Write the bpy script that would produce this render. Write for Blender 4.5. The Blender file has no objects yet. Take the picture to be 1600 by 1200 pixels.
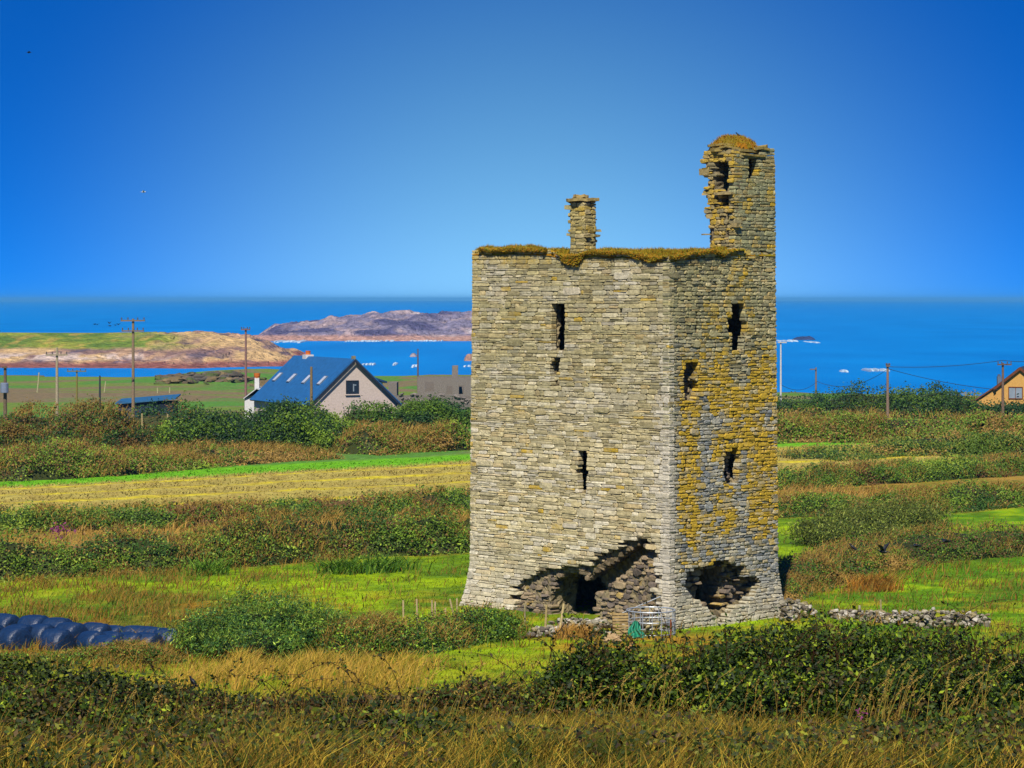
import bpy, math, random
import numpy as np
random.seed(7)
RNG = np.random.default_rng(11)
PI = math.pi
F = 4000.0            # focal length in photo pixels (1600 wide)
CZ = 12.9             # eye height above the foot of the tower
HOR = 468.0
SC = bpy.context.scene
COL = SC.collection

# ------------------------------------------------------------------ helpers
def s2l(c):
    c = np.asarray(c, float) / 255.0
    return np.where(c <= .04045, c / 12.92, ((c + .055) / 1.055) ** 2.4)

def alb(r, g, b, k=2.0):
    return np.clip(s2l((r, g, b)) / k, .002, .8)

def _hash(ix, iy, iz, seed):
    h = (ix.astype(np.int64) * 374761393 + iy.astype(np.int64) * 668265263 + iz.astype(np.int64) * 2147483647 + seed * 1274126177) & 0xFFFFFFFF
    h = ((h ^ (h >> 13)) * 1274126177) & 0xFFFFFFFF
    h = h ^ (h >> 16)
    return (h & 0xFFFFFF) / float(0xFFFFFF)

def vnoise(x, y, z=0.0, seed=1):
    x, y, z = np.broadcast_arrays(np.asarray(x, float), np.asarray(y, float), np.asarray(z, float))
    ix, iy, iz = np.floor(x), np.floor(y), np.floor(z)
    fx, fy, fz = x - ix, y - iy, z - iz
    fx, fy, fz = [f * f * (3 - 2 * f) for f in (fx, fy, fz)]
    r = 0
    for dx in (0, 1):
        for dy in (0, 1):
            for dz in (0, 1):
                w = (fx if dx else 1 - fx) * (fy if dy else 1 - fy) * (fz if dz else 1 - fz)
                r = r + w * _hash(ix + dx, iy + dy, iz + dz, seed)
    return r

def fbm(x, y, z=0.0, seed=1, o=3):
    r, a, t = 0, 1.0, 0
    for i in range(o):
        r = r + a * vnoise(np.asarray(x) * 2 ** i, np.asarray(y) * 2 ** i, np.asarray(z) * 2 ** i, seed + i * 17)
        t += a; a *= .5
    return r / t

def sstep(a, b, x):
    t = np.clip((np.asarray(x, float) - a) / (b - a), 0, 1)
    return t * t * (3 - 2 * t)

def build_mesh(name, V, FS, mat, col=None, smooth=False):
    V = np.asarray(V, np.float32)
    me = bpy.data.meshes.new(name)
    FS = [np.asarray(f, np.int32) for f in FS if len(f)]
    nl = sum(f.size for f in FS); npoly = sum(len(f) for f in FS)
    me.vertices.add(len(V)); me.loops.add(nl); me.polygons.add(npoly)
    me.vertices.foreach_set('co', V.ravel())
    me.loops.foreach_set('vertex_index', np.concatenate([f.ravel() for f in FS]))
    tot = np.concatenate([np.full(len(f), f.shape[1], np.int32) for f in FS])
    st = np.concatenate([[0], np.cumsum(tot)[:-1]]).astype(np.int32)
    me.polygons.foreach_set('loop_start', st)
    me.polygons.foreach_set('use_smooth', np.full(npoly, smooth))
    if col is not None:
        a = me.color_attributes.new('col', 'FLOAT_COLOR', 'POINT')
        c = np.asarray(col, np.float32)
        if c.shape[1] == 3:
            c = np.concatenate([c, np.zeros((len(c), 1), np.float32)], 1)
        a.data.foreach_set('color', c.ravel())
    me.update(calc_edges=True)
    me.validate()
    if mat is not None:
        me.materials.append(mat)
    return me

def tag(o, label=None, cat=None, group=None, kind=None):
    if label: o['label'] = label
    if cat: o['category'] = cat
    if group: o['group'] = group
    if kind: o['kind'] = kind
    return o

def empty(name, loc, label, cat, group=None):
    o = bpy.data.objects.new(name, None)
    o.empty_display_size = .3
    COL.objects.link(o); o.location = loc
    return tag(o, label, cat, group)

def root_loc(p):
    l = np.zeros(3)
    while p is not None:
        l += np.array(p.location); p = p.parent
    return l

def link(name, V, FS, mat, parent=None, col=None, smooth=False, origin=None):
    V = np.asarray(V, float)
    if parent is not None:
        org = root_loc(parent); loc = (0, 0, 0)
    else:
        if origin is None:
            origin = (V[:, 0].mean(), V[:, 1].mean(), V[:, 2].min())
        org = np.array(origin); loc = org
    o = bpy.data.objects.new(name, build_mesh(name, V - org, FS, mat, col, smooth))
    COL.objects.link(o)
    o.location = loc
    if parent is not None: o.parent = parent
    return o

class MB:
    """collects boxes, tubes, prisms; one mesh"""
    def __init__(s): s.v = []; s.q = []; s.t = []; s.c = []; s.n = 0; s.cur = (.3, .3, .3)
    def add(s, V, q=(), t=(), c=None):
        V = np.asarray(V, float)
        if len(q): s.q.append(np.asarray(q, int) + s.n)
        if len(t): s.t.append(np.asarray(t, int) + s.n)
        s.v.append(V); s.n += len(V)
        cc = np.asarray(s.cur if c is None else c, float)
        if cc.ndim == 1: cc = np.repeat(cc[None, :], len(V), 0)
        if cc.shape[1] == 3: cc = np.concatenate([cc, np.zeros((len(cc), 1))], 1)
        s.c.append(cc)
    def box(s, c, size, ax=None, c_=None, jit=0):
        c = np.array(c, float); h = np.array(size, float) / 2
        A = np.eye(3) if ax is None else np.array(ax, float)
        P = [c + sx * h[0] * A[0] + sy * h[1] * A[1] + sz * h[2] * A[2] for sx in (-1, 1) for sy in (-1, 1) for sz in (-1, 1)]
        P = np.array(P)
        if jit: P = P + RNG.uniform(-jit, jit, P.shape)
        s.add(P, [(0, 1, 3, 2), (4, 6, 7, 5), (0, 4, 5, 1), (2, 3, 7, 6), (0, 2, 6, 4), (1, 5, 7, 3)], c=c_)
    def tube(s, pts, r, n=8, c_=None, cap=True):
        pts = np.array(pts, float); m = len(pts)
        r = np.full(m, r) if np.isscalar(r) else np.array(r, float)
        V = []
        for i in range(m):
            d = pts[min(i + 1, m - 1)] - pts[max(i - 1, 0)]
            d = d / (np.linalg.norm(d) + 1e-9)
            ref = np.array((0, 0, 1.)) if abs(d[2]) < .9 else np.array((1., 0, 0))
            a = np.cross(d, ref); a /= np.linalg.norm(a); b = np.cross(d, a)
            for k in range(n):
                th = 2 * PI * k / n
                V.append(pts[i] + r[i] * (math.cos(th) * a + math.sin(th) * b))
        q = [(i * n + k, i * n + (k + 1) % n, (i + 1) * n + (k + 1) % n, (i + 1) * n + k) for i in range(m - 1) for k in range(n)]
        t = []
        if cap:
            V += [pts[0], pts[-1]]; A, B = m * n, m * n + 1
            t = [(A, (k + 1) % n, k) for k in range(n)] + [(B, (m - 1) * n + k, (m - 1) * n + (k + 1) % n) for k in range(n)]
        s.add(V, q, t, c_)
    def prism(s, poly, d, c_=None):
        """closed 3-D outline extruded by vector d (fan caps from the centre)"""
        P = np.array(poly, float); d = np.array(d, float); n = len(P)
        V = np.concatenate([P, P + d, [P.mean(0)], [P.mean(0) + d]])
        q = [(i, (i + 1) % n, n + (i + 1) % n, n + i) for i in range(n)]
        t = [(2 * n, (i + 1) % n, i) for i in range(n)] + [(2 * n + 1, n + i, n + (i + 1) % n) for i in range(n)]
        s.add(V, q, t, c_)
    def ell(s, c, r, nu=8, nv=5, jit=0., c_=None, ax=None):
        A = np.eye(3) if ax is None else np.array(ax, float)
        V = []
        for i in range(nv + 1):
            ph = PI * i / nv
            for k in range(nu):
                th = 2 * PI * k / nu
                p = np.array((math.sin(ph) * math.cos(th) * r[0], math.sin(ph) * math.sin(th) * r[1], math.cos(ph) * r[2]))
                if jit and 0 < i < nv: p = p * (1 + RNG.uniform(-jit, jit))
                V.append(np.array(c) + p @ A)
        q = [(i * nu + k, (i + 1) * nu + k, (i + 1) * nu + (k + 1) % nu, i * nu + (k + 1) % nu) for i in range(nv) for k in range(nu)]
        s.add(V, q, c=c_)
    def link(s, name, mat, parent=None, smooth=False, origin=None):
        fs = []
        if s.q: fs.append(np.concatenate(s.q))
        if s.t: fs.append(np.concatenate(s.t))
        return link(name, np.concatenate(s.v), fs, mat, parent, np.concatenate(s.c), smooth, origin)

# ------------------------------------------------------------------ materials
def newmat(name):
    m = bpy.data.materials.new(name); m.use_nodes = True
    nt = m.node_tree; nt.nodes.clear()
    out = nt.nodes.new('ShaderNodeOutputMaterial')
    return m, nt, out

def N(nt, typ, **kw):
    n = nt.nodes.new(typ)
    for k, v in kw.items():
        if hasattr(n, k): setattr(n, k, v)
        else: n.inputs[k].default_value = v
    return n

def mat_attr(name, rough=.8, spec=.2, nscale=8., namp=.35, bump=0., bscale=20., transl=0., metallic=0., bdist=.05):
    """per-vertex colour broken up by noise, with optional bump and translucency"""
    m, nt, out = newmat(name)
    at = N(nt, 'ShaderNodeAttribute', attribute_name='col')
    geo = N(nt, 'ShaderNodeNewGeometry')
    no = N(nt, 'ShaderNodeTexNoise'); no.inputs['Scale'].default_value = nscale; no.inputs['Detail'].default_value = 5
    nt.links.new(geo.outputs['Position'], no.inputs['Vector'])
    mr = N(nt, 'ShaderNodeMapRange'); mr.inputs[1].default_value = .25; mr.inputs[2].default_value = .75
    mr.inputs[3].default_value = 1 - namp; mr.inputs[4].default_value = 1 + namp
    nt.links.new(no.outputs['Fac'], mr.inputs[0])
    mul = N(nt, 'ShaderNodeVectorMath', operation='SCALE')
    nt.links.new(at.outputs['Color'], mul.inputs[0]); nt.links.new(mr.outputs[0], mul.inputs['Scale'])
    p = N(nt, 'ShaderNodeBsdfPrincipled'); p.inputs['Roughness'].default_value = rough
    p.inputs['Specular IOR Level'].default_value = spec; p.inputs['Metallic'].default_value = metallic
    nt.links.new(mul.outputs[0], p.inputs['Base Color'])
    if bump:
        b2 = N(nt, 'ShaderNodeTexNoise'); b2.inputs['Scale'].default_value = bscale; b2.inputs['Detail'].default_value = 6
        nt.links.new(geo.outputs['Position'], b2.inputs['Vector'])
        bp = N(nt, 'ShaderNodeBump'); bp.inputs['Strength'].default_value = bump; bp.inputs['Distance'].default_value = bdist
        nt.links.new(b2.outputs['Fac'], bp.inputs['Height']); nt.links.new(bp.outputs[0], p.inputs['Normal'])
    if transl:
        tr = N(nt, 'ShaderNodeBsdfTranslucent'); nt.links.new(mul.outputs[0], tr.inputs['Color'])
        mx = N(nt, 'ShaderNodeMixShader'); mx.inputs[0].default_value = transl
        nt.links.new(p.outputs[0], mx.inputs[1]); nt.links.new(tr.outputs[0], mx.inputs[2])
        nt.links.new(mx.outputs[0], out.inputs['Surface'])
    else:
        nt.links.new(p.outputs[0], out.inputs['Surface'])
    return m

def mat_stone():
    """masonry: stone colour from 'col', orange lichen amount in its alpha"""
    m, nt, out = newmat('masonry')
    at = N(nt, 'ShaderNodeAttribute', attribute_name='col')
    geo = N(nt, 'ShaderNodeNewGeometry')
    n1 = N(nt, 'ShaderNodeTexNoise'); n1.inputs['Scale'].default_value = 5; n1.inputs['Detail'].default_value = 8; n1.inputs['Roughness'].default_value = .7
    n2 = N(nt, 'ShaderNodeTexNoise'); n2.inputs['Scale'].default_value = 2.2; n2.inputs['Detail'].default_value = 7; n2.inputs['Roughness'].default_value = .75
    n3 = N(nt, 'ShaderNodeTexNoise'); n3.inputs['Scale'].default_value = 24; n3.inputs['Detail'].default_value = 5
    for n in (n1, n2, n3): nt.links.new(geo.outputs['Position'], n.inputs['Vector'])
    mr = N(nt, 'ShaderNodeMapRange'); mr.inputs[1].default_value = .3; mr.inputs[2].default_value = .7
    mr.inputs[3].default_value = .62; mr.inputs[4].default_value = 1.38
    nt.links.new(n1.outputs['Fac'], mr.inputs[0])
    mul = N(nt, 'ShaderNodeVectorMath', operation='SCALE')
    nt.links.new(at.outputs['Color'], mul.inputs[0]); nt.links.new(mr.outputs[0], mul.inputs['Scale'])
    # lichen mask: alpha + noise
    ad = N(nt, 'ShaderNodeMath', operation='ADD'); nt.links.new(at.outputs['Alpha'], ad.inputs[0]); nt.links.new(n2.outputs['Fac'], ad.inputs[1])
    m2 = N(nt, 'ShaderNodeMapRange'); m2.inputs[1].default_value = .80; m2.inputs[2].default_value = 1.16
    nt.links.new(ad.outputs[0], m2.inputs[0])
    lc = N(nt, 'ShaderNodeValToRGB')
    lc.color_ramp.elements[0].position = .3; lc.color_ramp.elements[0].color = (.24, .165, .02, 1)
    lc.color_ramp.elements[1].position = .7; lc.color_ramp.elements[1].color = (.42, .28, .024, 1)
    nt.links.new(n3.outputs['Fac'], lc.inputs[0])
    mx = N(nt, 'ShaderNodeMix', data_type='RGBA')
    nt.links.new(m2.outputs[0], mx.inputs['Factor']); nt.links.new(mul.outputs[0], mx.inputs[6]); nt.links.new(lc.outputs[0], mx.inputs[7])
    p = N(nt, 'ShaderNodeBsdfPrincipled'); p.inputs['Roughness'].default_value = .9; p.inputs['Specular IOR Level'].default_value = .15
    nt.links.new(mx.outputs[2], p.inputs['Base Color'])
    bp = N(nt, 'ShaderNodeBump'); bp.inputs['Strength'].default_value = .7; bp.inputs['Distance'].default_value = .06
    bs = N(nt, 'ShaderNodeTexNoise'); bs.inputs['Scale'].default_value = 9; bs.inputs['Detail'].default_value = 8; bs.inputs['Roughness'].default_value = .7
    nt.links.new(geo.outputs['Position'], bs.inputs['Vector'])
    nt.links.new(bs.outputs['Fac'], bp.inputs['Height']); nt.links.new(bp.outputs[0], p.inputs['Normal'])
    nt.links.new(p.outputs[0], out.inputs['Surface'])
    return m

def mat_sea():
    m, nt, out = newmat('sea_water')
    geo = N(nt, 'ShaderNodeNewGeometry')
    mp = N(nt, 'ShaderNodeMapping'); mp.inputs['Scale'].default_value = (.02, .006, 1)
    nt.links.new(geo.outputs['Position'], mp.inputs['Vector'])
    n1 = N(nt, 'ShaderNodeTexNoise'); n1.inputs['Scale'].default_value = 1.; n1.inputs['Detail'].default_value = 8
    nt.links.new(mp.outputs[0], n1.inputs['Vector'])
    cr = N(nt, 'ShaderNodeValToRGB')
    cr.color_ramp.elements[0].position = .3; cr.color_ramp.elements[0].color = (.001, .12, .36, 1)
    cr.color_ramp.elements[1].position = .7; cr.color_ramp.elements[1].color = (.002, .17, .46, 1)
    nt.links.new(n1.outputs['Fac'], cr.inputs[0])
    mp2 = N(nt, 'ShaderNodeMapping'); mp2.inputs['Scale'].default_value = (.35, .12, 1)
    nt.links.new(geo.outputs['Position'], mp2.inputs['Vector'])
    n2 = N(nt, 'ShaderNodeTexNoise'); n2.inputs['Scale'].default_value = 1.; n2.inputs['Detail'].default_value = 6; n2.inputs['Roughness'].default_value = .6
    nt.links.new(mp2.outputs[0], n2.inputs['Vector'])
    bp = N(nt, 'ShaderNodeBump'); bp.inputs['Strength'].default_value = .6; bp.inputs['Distance'].default_value = 1.2
    nt.links.new(n2.outputs['Fac'], bp.inputs['Height'])
    p = N(nt, 'ShaderNodeBsdfPrincipled'); p.inputs['Roughness'].default_value = .35; p.inputs['Specular IOR Level'].default_value = .12
    nt.links.new(cr.outputs[0], p.inputs['Base Color']); nt.links.new(bp.outputs[0], p.inputs['Normal'])
    nt.links.new(p.outputs[0], out.inputs['Surface'])
    return m

M_STONE = mat_stone()
M_LEAF = mat_attr('foliage', rough=.6, spec=.2, nscale=1.2, namp=.25, transl=.25)
M_GRASS = mat_attr('grass', rough=.7, spec=.15, nscale=1.0, namp=.25, transl=.3)
M_GROUND = mat_attr('turf', rough=.95, spec=.05, nscale=1.6, namp=.4, bump=.8, bscale=6, bdist=.12)
M_ROCK = mat_attr('shore_rock', rough=.9, spec=.1, nscale=.35, namp=.5, bump=1., bscale=.45, bdist=3.)
M_RUBBLE = mat_attr('rubble_stone', rough=.9, spec=.1, nscale=7, namp=.35, bump=.6, bscale=14)
M_WOOD = mat_attr('weathered_wood', rough=.85, spec=.15, nscale=9, namp=.3, bump=.3, bscale=30)
M_RENDER = mat_attr('wall_render', rough=.9, spec=.1, nscale=6, namp=.12, bump=.3, bscale=30)
M_SLATE = mat_attr('slate', rough=.6, spec=.35, nscale=2.5, namp=.22, bump=.4, bscale=8)
M_METAL = mat_attr('galvanised_steel', rough=.45, spec=.5, nscale=12, namp=.2, metallic=.3)
M_PLASTIC = mat_attr('bale_wrap', rough=.48, spec=.45, nscale=5, namp=.25, bump=.6, bscale=9, bdist=.06)
M_GLASS = mat_attr('window_glass', rough=.12, spec=.6, nscale=2, namp=.2)
M_FEATHER = mat_attr('feathers', rough=.5, spec=.3, nscale=20, namp=.2)
M_FOAM = mat_attr('sea_foam', rough=.9, spec=.1, nscale=.8, namp=.1)
M_SEA = mat_sea()

# ------------------------------------------------------------------ terrain
GY = [-300, 0, 18, 26, 33, 38, 44, 50, 60, 70, 80, 88, 95, 101, 230, 300, 400, 540, 700]
GZ = [13.0, 11.3, 9.2, 8.05, 7.05, 6.4, 5.7, 4.6, 3.1, 1.9, 1.0, .3, .05, 0, 0, -.6, -1.7, -3.3, -5]
def coast(X, Y):
    px = 800 + F * X / np.maximum(Y, 50)
    return np.interp(px, [-900, -50, 0, 60, 150, 260, 735, 1000, 1215, 1600, 2400], [600, 570, 555, 560, 530, 525, 560, 470, 400, 385, 420])
def gz(X, Y):
    X = np.asarray(X, float); Y = np.asarray(Y, float)
    z = np.interp(Y, GY, GZ)
    z = z + .16 * (fbm(X / 7, Y / 7, 0, 3) - .5) * sstep(60, 90, Y) + .25 * (fbm(X / 30, Y / 30, 0, 9) - .5) * sstep(110, 160, Y)
    z = z + .12 * (fbm(X / 2, Y / 2, 0, 5, 2) - .5)
    z = z + 1.5 * sstep(5, 0, np.abs(X + 52 + 0.0 * Y) / 5.) * sstep(430, 500, Y)
    c = coast(X, Y)
    z = z + .9 * (fbm(X / 16, Y / 25, 0, 31) - .5) * sstep(300, 480, Y)
    z = z - 9.0 * sstep(0, 28, Y - c) - 12 * sstep(20, 90, Y - c)
    # a dip for the silage bales
    return z

def P(x, y, Y):
    return np.array(((x - 800) * Y / F, Y, CZ - (y - HOR) * Y / F))
def G(x, y):
    """the ground point seen at photo position x, y"""
    d = (y - HOR) / F
    Ys = np.linspace(20, 600, 3000)
    r = CZ - d * Ys - gz((x - 800) * Ys / F, Ys)
    i = int(np.argmax(r < 0)) if (r < 0).any() else len(Ys) - 1
    Y = Ys[i]
    return np.array(((x - 800) * Y / F, Y, float(gz((x - 800) * Y / F, Y))))

def line(pts):
    """photo base line of a hedge -> ground polyline, extended a little"""
    return np.array([G(x, y)[:2] for x, y in pts])
L_H1 = line([(-60, 914), (200, 898), (450, 882), (735, 864), (960, 836), (1215, 810), (1420, 806), (1660, 790)])
L_H2 = line([(-60, 838), (300, 825), (735, 803), (1215, 766), (1400, 756), (1660, 738)])
L_H3 = line([(-60, 757), (150, 747), (300, 737), (500, 725), (735, 713), (1215, 692), (1400, 688), (1660, 684)])
def Yof(L, X): 
    o = np.argsort(L[:, 0]); return np.interp(X, L[o, 0], L[o, 1])

C_BRIGHT = alb(158, 190, 22); C_GREEN = alb(108, 146, 28); C_DULL = alb(118, 128, 40); C_GOLD = alb(190, 150, 50); C_TAN = alb(165, 140, 75)
C_HAY = alb(192, 178, 92); C_YEL = alb(228, 212, 50); C_BROWN = alb(120, 90, 38)

def mixc(a, b, t):
    t = np.asarray(t)[:, None]; return a * (1 - t) + b * t

def zone(X, Y):
    """what grows where: colour of the sward"""
    X = np.asarray(X, float); Y = np.asarray(Y, float)
    px = 800 + F * X / np.maximum(Y, 5)
    n1 = fbm(X / 3, Y / 3, 0, 21); n2 = fbm(X / 1.2, Y / 1.2, 0, 22); n3 = fbm(X / 9, Y / 9, 0, 23)
    c = np.repeat(C_GREEN[None, :], X.size, 0)
    near = mixc(np.repeat(C_BROWN[None, :], X.size, 0) * .6, alb(70, 62, 28), sstep(.4, .6, n2))  # soil and litter browns, darkened to imitate vignette falloff
    near = mixc(near, C_DULL * .5, sstep(.45, .7, n1) * .6)
    near = mixc(near, C_GOLD * .8, sstep(50, 62, Y))
    y1, y2, y3 = Yof(L_H1, X), Yof(L_H2, X), Yof(L_H3, X)
    # field round the tower
    rough = sstep(430, 250, px + 260 * (n3 - .5)) 
    f = mixc(np.repeat(C_BRIGHT[None, :], X.size, 0), C_GREEN, sstep(.42, .62, n1))
    bro = mixc(np.repeat(C_DULL[None, :], X.size, 0), alb(165, 118, 40), sstep(.4, .6, n1)); bro = mixc(bro, C_GREEN, sstep(.5, .65, n3))
    f = mixc(f, bro, rough * sstep(y1 - 4, y1 - 12, Y))
    f = mixc(f, alb(180, 150, 45), sstep(.52, .72, n2) * .6 * sstep(118, 108, Y))
    f = mixc(f, alb(88, 142, 24), sstep(1260, 1380, px) * .8 * sstep(.62, .4, n2))
    f = mixc(f, alb(182, 140, 45), sstep(100, 96, Y) * sstep(840, 900, px) * sstep(1240, 1180, px) * sstep(.3, .5, n2))
    f = mixc(f, alb(178, 184, 36), sstep(93, 90, Y) * sstep(.25, .55, n2) * .7)
    f = f * (.72 + .56 * fbm(X / .45, Y / .9, 0, 24, 2))[:, None]
    f = mixc(f, alb(86, 118, 30), sstep(.60, .72, fbm(X / 1.6, Y / 2.4, 0, 25)) * .7)
    strip = mixc(np.repeat(C_GOLD[None, :], X.size, 0), C_TAN, n2)
    strip = mixc(strip, C_DULL, sstep(.5, .7, n1) * .7)
    r = np.clip((Y - y2) / np.maximum(y3 - y2, 1), 0, 1)
    row = .5 + .5 * np.cos((r * 6.2 + .12 * (n3 - .5)) * 2 * PI)
    hay = mixc(np.repeat(C_HAY[None, :], X.size, 0), C_YEL, sstep(.86, .99, row) * .9)
    hay = mixc(hay, C_TAN * 1.1, sstep(.35, .65, n2) * .45)
    hay = mixc(hay, alb(118, 190, 38), sstep(.86 + .08 * (n1 - .5), .93, r))
    far = mixc(np.repeat(alb(122, 148, 62)[None, :], X.size, 0), alb(140, 124, 92), sstep(.45, .6, fbm(X / 22, Y / 16, 0, 77)))
    far = mixc(far, alb(98, 150, 62), sstep(.5, .62, fbm(X / 14, Y / 40, 0, 78)))
    c = near
    c = mixc(c, f, sstep(68, 80, Y))
    c = mixc(c, strip, sstep(-1, 1, Y - y1))
    c = mixc(c, hay, sstep(0, 2, Y - y2 - 1))
    c = mixc(c, far, sstep(0, 3, Y - y3 - 1))
    co = coast(X, Y)
    rock = mixc(np.repeat(alb(150, 125, 105)[None, :], X.size, 0), alb(95, 85, 85), n2)
    c = mixc(c, rock, sstep(-9, 3, Y - co + 8 * (n1 - .5)) * sstep(200, 300, Y))
    return c

def terrain():
    xs = np.concatenate([-np.geomspace(420, 46, 40), np.arange(-45, 45.1, .5), np.geomspace(46, 420, 40)])
    ys = np.concatenate([np.linspace(-300, 8, 20), np.arange(10, 130, .4), np.arange(130, 260, .6), np.arange(260, 640, 4), [680, 740]])
    X, Y = np.meshgrid(xs, ys)
    Xr, Yr = X.ravel(), Y.ravel()
    Z = gz(Xr, Yr)
    y2, y3 = Yof(L_H2, Xr), Yof(L_H3, Xr)
    r = (Yr - y2) / np.maximum(y3 - y2, 1)
    Z = Z + .13 * (np.cos(r * 6.2 * 2 * PI) * .5 + fbm(Xr / .9, Yr / .9, 0, 41, 2) - .5) * sstep(0.03, .1, r) * sstep(.97, .9, r)
    nx, ny = len(xs), len(ys)
    i = np.arange(nx * ny).reshape(ny, nx)
    q = np.stack([i[:-1, :-1], i[:-1, 1:], i[1:, 1:], i[1:, :-1]], -1).reshape(-1, 4)
    o = link('ground', np.stack([Xr, Yr, Z], 1), [q], M_GROUND, None, zone(Xr, Yr), True, origin=(0, 0, 0))
    tag(o, kind='structure')
terrain()

# ------------------------------------------------------------------ sea
SEA = -8.0
def sea():
    xs = np.linspace(-1, 1, 9) ; ys = np.array([200, 700, 1300, 2500, 6000, 15000, 40000.])
    V = []; 
    for y in ys:
        for x in xs: V.append((x * 30000, y, SEA))
    i = np.arange(len(V)).reshape(len(ys), len(xs))
    q = np.stack([i[:-1, :-1], i[:-1, 1:], i[1:, 1:], i[1:, :-1]], -1).reshape(-1, 4)
    tag(link('sea', V, [q], M_SEA, None, None, False, origin=(0, 0, 0)), kind='structure')
sea()

def landform(name, px0, px1, Ya, Yb, hf, cf, nu=260, nv=110, label=None, kind='structure'):
    """a far headland: height field over an angle x distance patch"""
    u = np.linspace(px0, px1, nu); v = np.linspace(Ya, Yb, nv)
    U, W = np.meshgrid(u, v); U, W = U.ravel(), W.ravel()
    X = (U - 800) * W / F
    Z = hf(U, W, X)
    i = np.arange(nu * nv).reshape(nv, nu)
    q = np.stack([i[:-1, :-1], i[:-1, 1:], i[1:, 1:], i[1:, :-1]], -1).reshape(-1, 4)
    o = link(name, np.stack([X, W, Z], 1), [q], M_ROCK, None, cf(U, W, X, Z), False)
    tag(o, label, kind=kind)

def head_h(U, Y, X):
    crest = np.interp(U, [-500, 0, 250, 330, 390, 425, 450, 475, 500], [1.0, 1.2, 1.0, .3, -.4, -4.2, -6.2, -8.6, -12])
    front = np.interp(U, [-500, 0, 300, 440, 480], [772, 781, 776, 800, 850])
    d = Y - front + 14 * (fbm(X / 14, Y / 60, 0, 51) - .5)
    rocky = sstep(150, 280, U)
    slope = np.where(rocky > .5, np.interp(d, [-10, 0, 20, 55, 120, 200, 260], [-.35, 0, .16, .55, 1, .9, -.5]), np.interp(d, [-10, 0, 20, 55, 120, 200, 260], [-.35, 0, .2, .42, 1, .9, -.5]))
    g = np.interp(d, [-10, 0, 20, 55, 120, 200, 260], [-.35, 0, .2, .42, 1, .9, -.5])
    r = np.interp(d, [-10, 0, 18, 50, 110, 200, 260], [-.35, 0, .2, .6, 1, .9, -.5])
    s = g * (1 - rocky) + r * rocky
    z = SEA + (crest - SEA) * s
    lump = fbm(X / 11, Y / 22, 0, 52, 4) - .5; step = np.floor(fbm(X / 20, Y / 9, 0, 53) * 7) / 7 - .5
    am = sstep(-2, 15, d) * (rocky * .9 + sstep(70, 40, d) * .5)
    return z + np.clip(am, 0, 1) * (5.2 * lump + 3.0 * step)
def head_c(U, Y, X, Z):
    n = fbm(X / 9, Y / 18, 0, 54, 4); n2 = fbm(X / 4, Z / 1.2, 0, 55); h = Z - SEA
    k = np.ones(len(X))[:, None]
    rock = mixc(k * alb(196, 160, 125), alb(150, 120, 110), sstep(.4, .62, n))
    rock = mixc(rock, alb(110, 95, 105), sstep(.58, .72, n2))
    rock = mixc(rock, alb(225, 190, 130), sstep(.55, .7, fbm(X / 13, Y / 30, 0, 57)) * .8)
    rock = mixc(rock, alb(222, 200, 185), sstep(1.6, 2.4, h) * sstep(4.0, 3.0, h) * sstep(.35, .55, n2) * sstep(330, 180, U))
    rock = mixc(rock, alb(150, 95, 85), sstep(1.9, .8, h + 1.2 * (n - .5)))
    green = mixc(k * alb(160, 170, 60), alb(110, 140, 50), sstep(.4, .6, fbm(X / 25, Y / 30, 0, 56)))
    green = mixc(green, alb(215, 175, 90), sstep(.55, .7, n2) * .5)
    rock = rock * 1.15; green = green * 1.1
    return mixc(rock, green, sstep(4.4, 5.3, h + 1.6 * (n - .5)) * sstep(330, 190, U + 160 * (n - .5)))
landform('headland', -500, 500, 755, 1050, head_h, head_c, 420, 130)

def isl_h(U, Y, X):
    crest = np.interp(U, [370, 388, 410, 430, 490, 500, 550, 640, 735, 900, 1010, 1060], [-14, -8, -5.5, -.6, 1.6, 2.6, 5.4, 5.8, 5.6, 5, 0, -14])
    d = Y - 1288 + 26 * (fbm(X / 26, 0, 0, 61) - .5)
    s = np.interp(d, [-15, 0, 12, 60, 110, 160], [-.3, 0, .22, .75, 1, -.3])
    z = SEA + (crest - SEA) * s
    am = sstep(0, 14, d)
    return np.minimum(np.maximum(crest, -7) + 1.0 + .6 * fbm(X / 4, Y / 9, 0, 66), z + am * (7.0 * (fbm(X / 12, Y / 20, 0, 62, 4) - .5) + 4.0 * (np.floor(fbm(X / 22, Y / 14, 0, 63) * 6) / 6 - .5)) * sstep(-14, -3, crest))
def isl_c(U, Y, X, Z):
    n = fbm(X / 10, Z / 3, Y / 20, 64, 4); n2 = fbm(X / 22, Y / 25, 0, 65); h = Z - SEA
    k = np.ones(len(X))[:, None]
    c = mixc(k * alb(140, 134, 158), alb(182, 162, 165), sstep(.45, .62, n))  # purple-blue of distant haze is mixed into the rock colours
    c = mixc(c, alb(96, 94, 128), sstep(.52, .66, n2))
    c = mixc(c, alb(205, 195, 200), sstep(.6, .72, n) * sstep(560, 650, U))
    return mixc(c, alb(196, 155, 140), sstep(3.2, 1.8, h + 1.5 * (n - .5)))
landform('rocky_island', 370, 1060, 1262, 1460, isl_h, isl_c, 420, 110)

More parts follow.
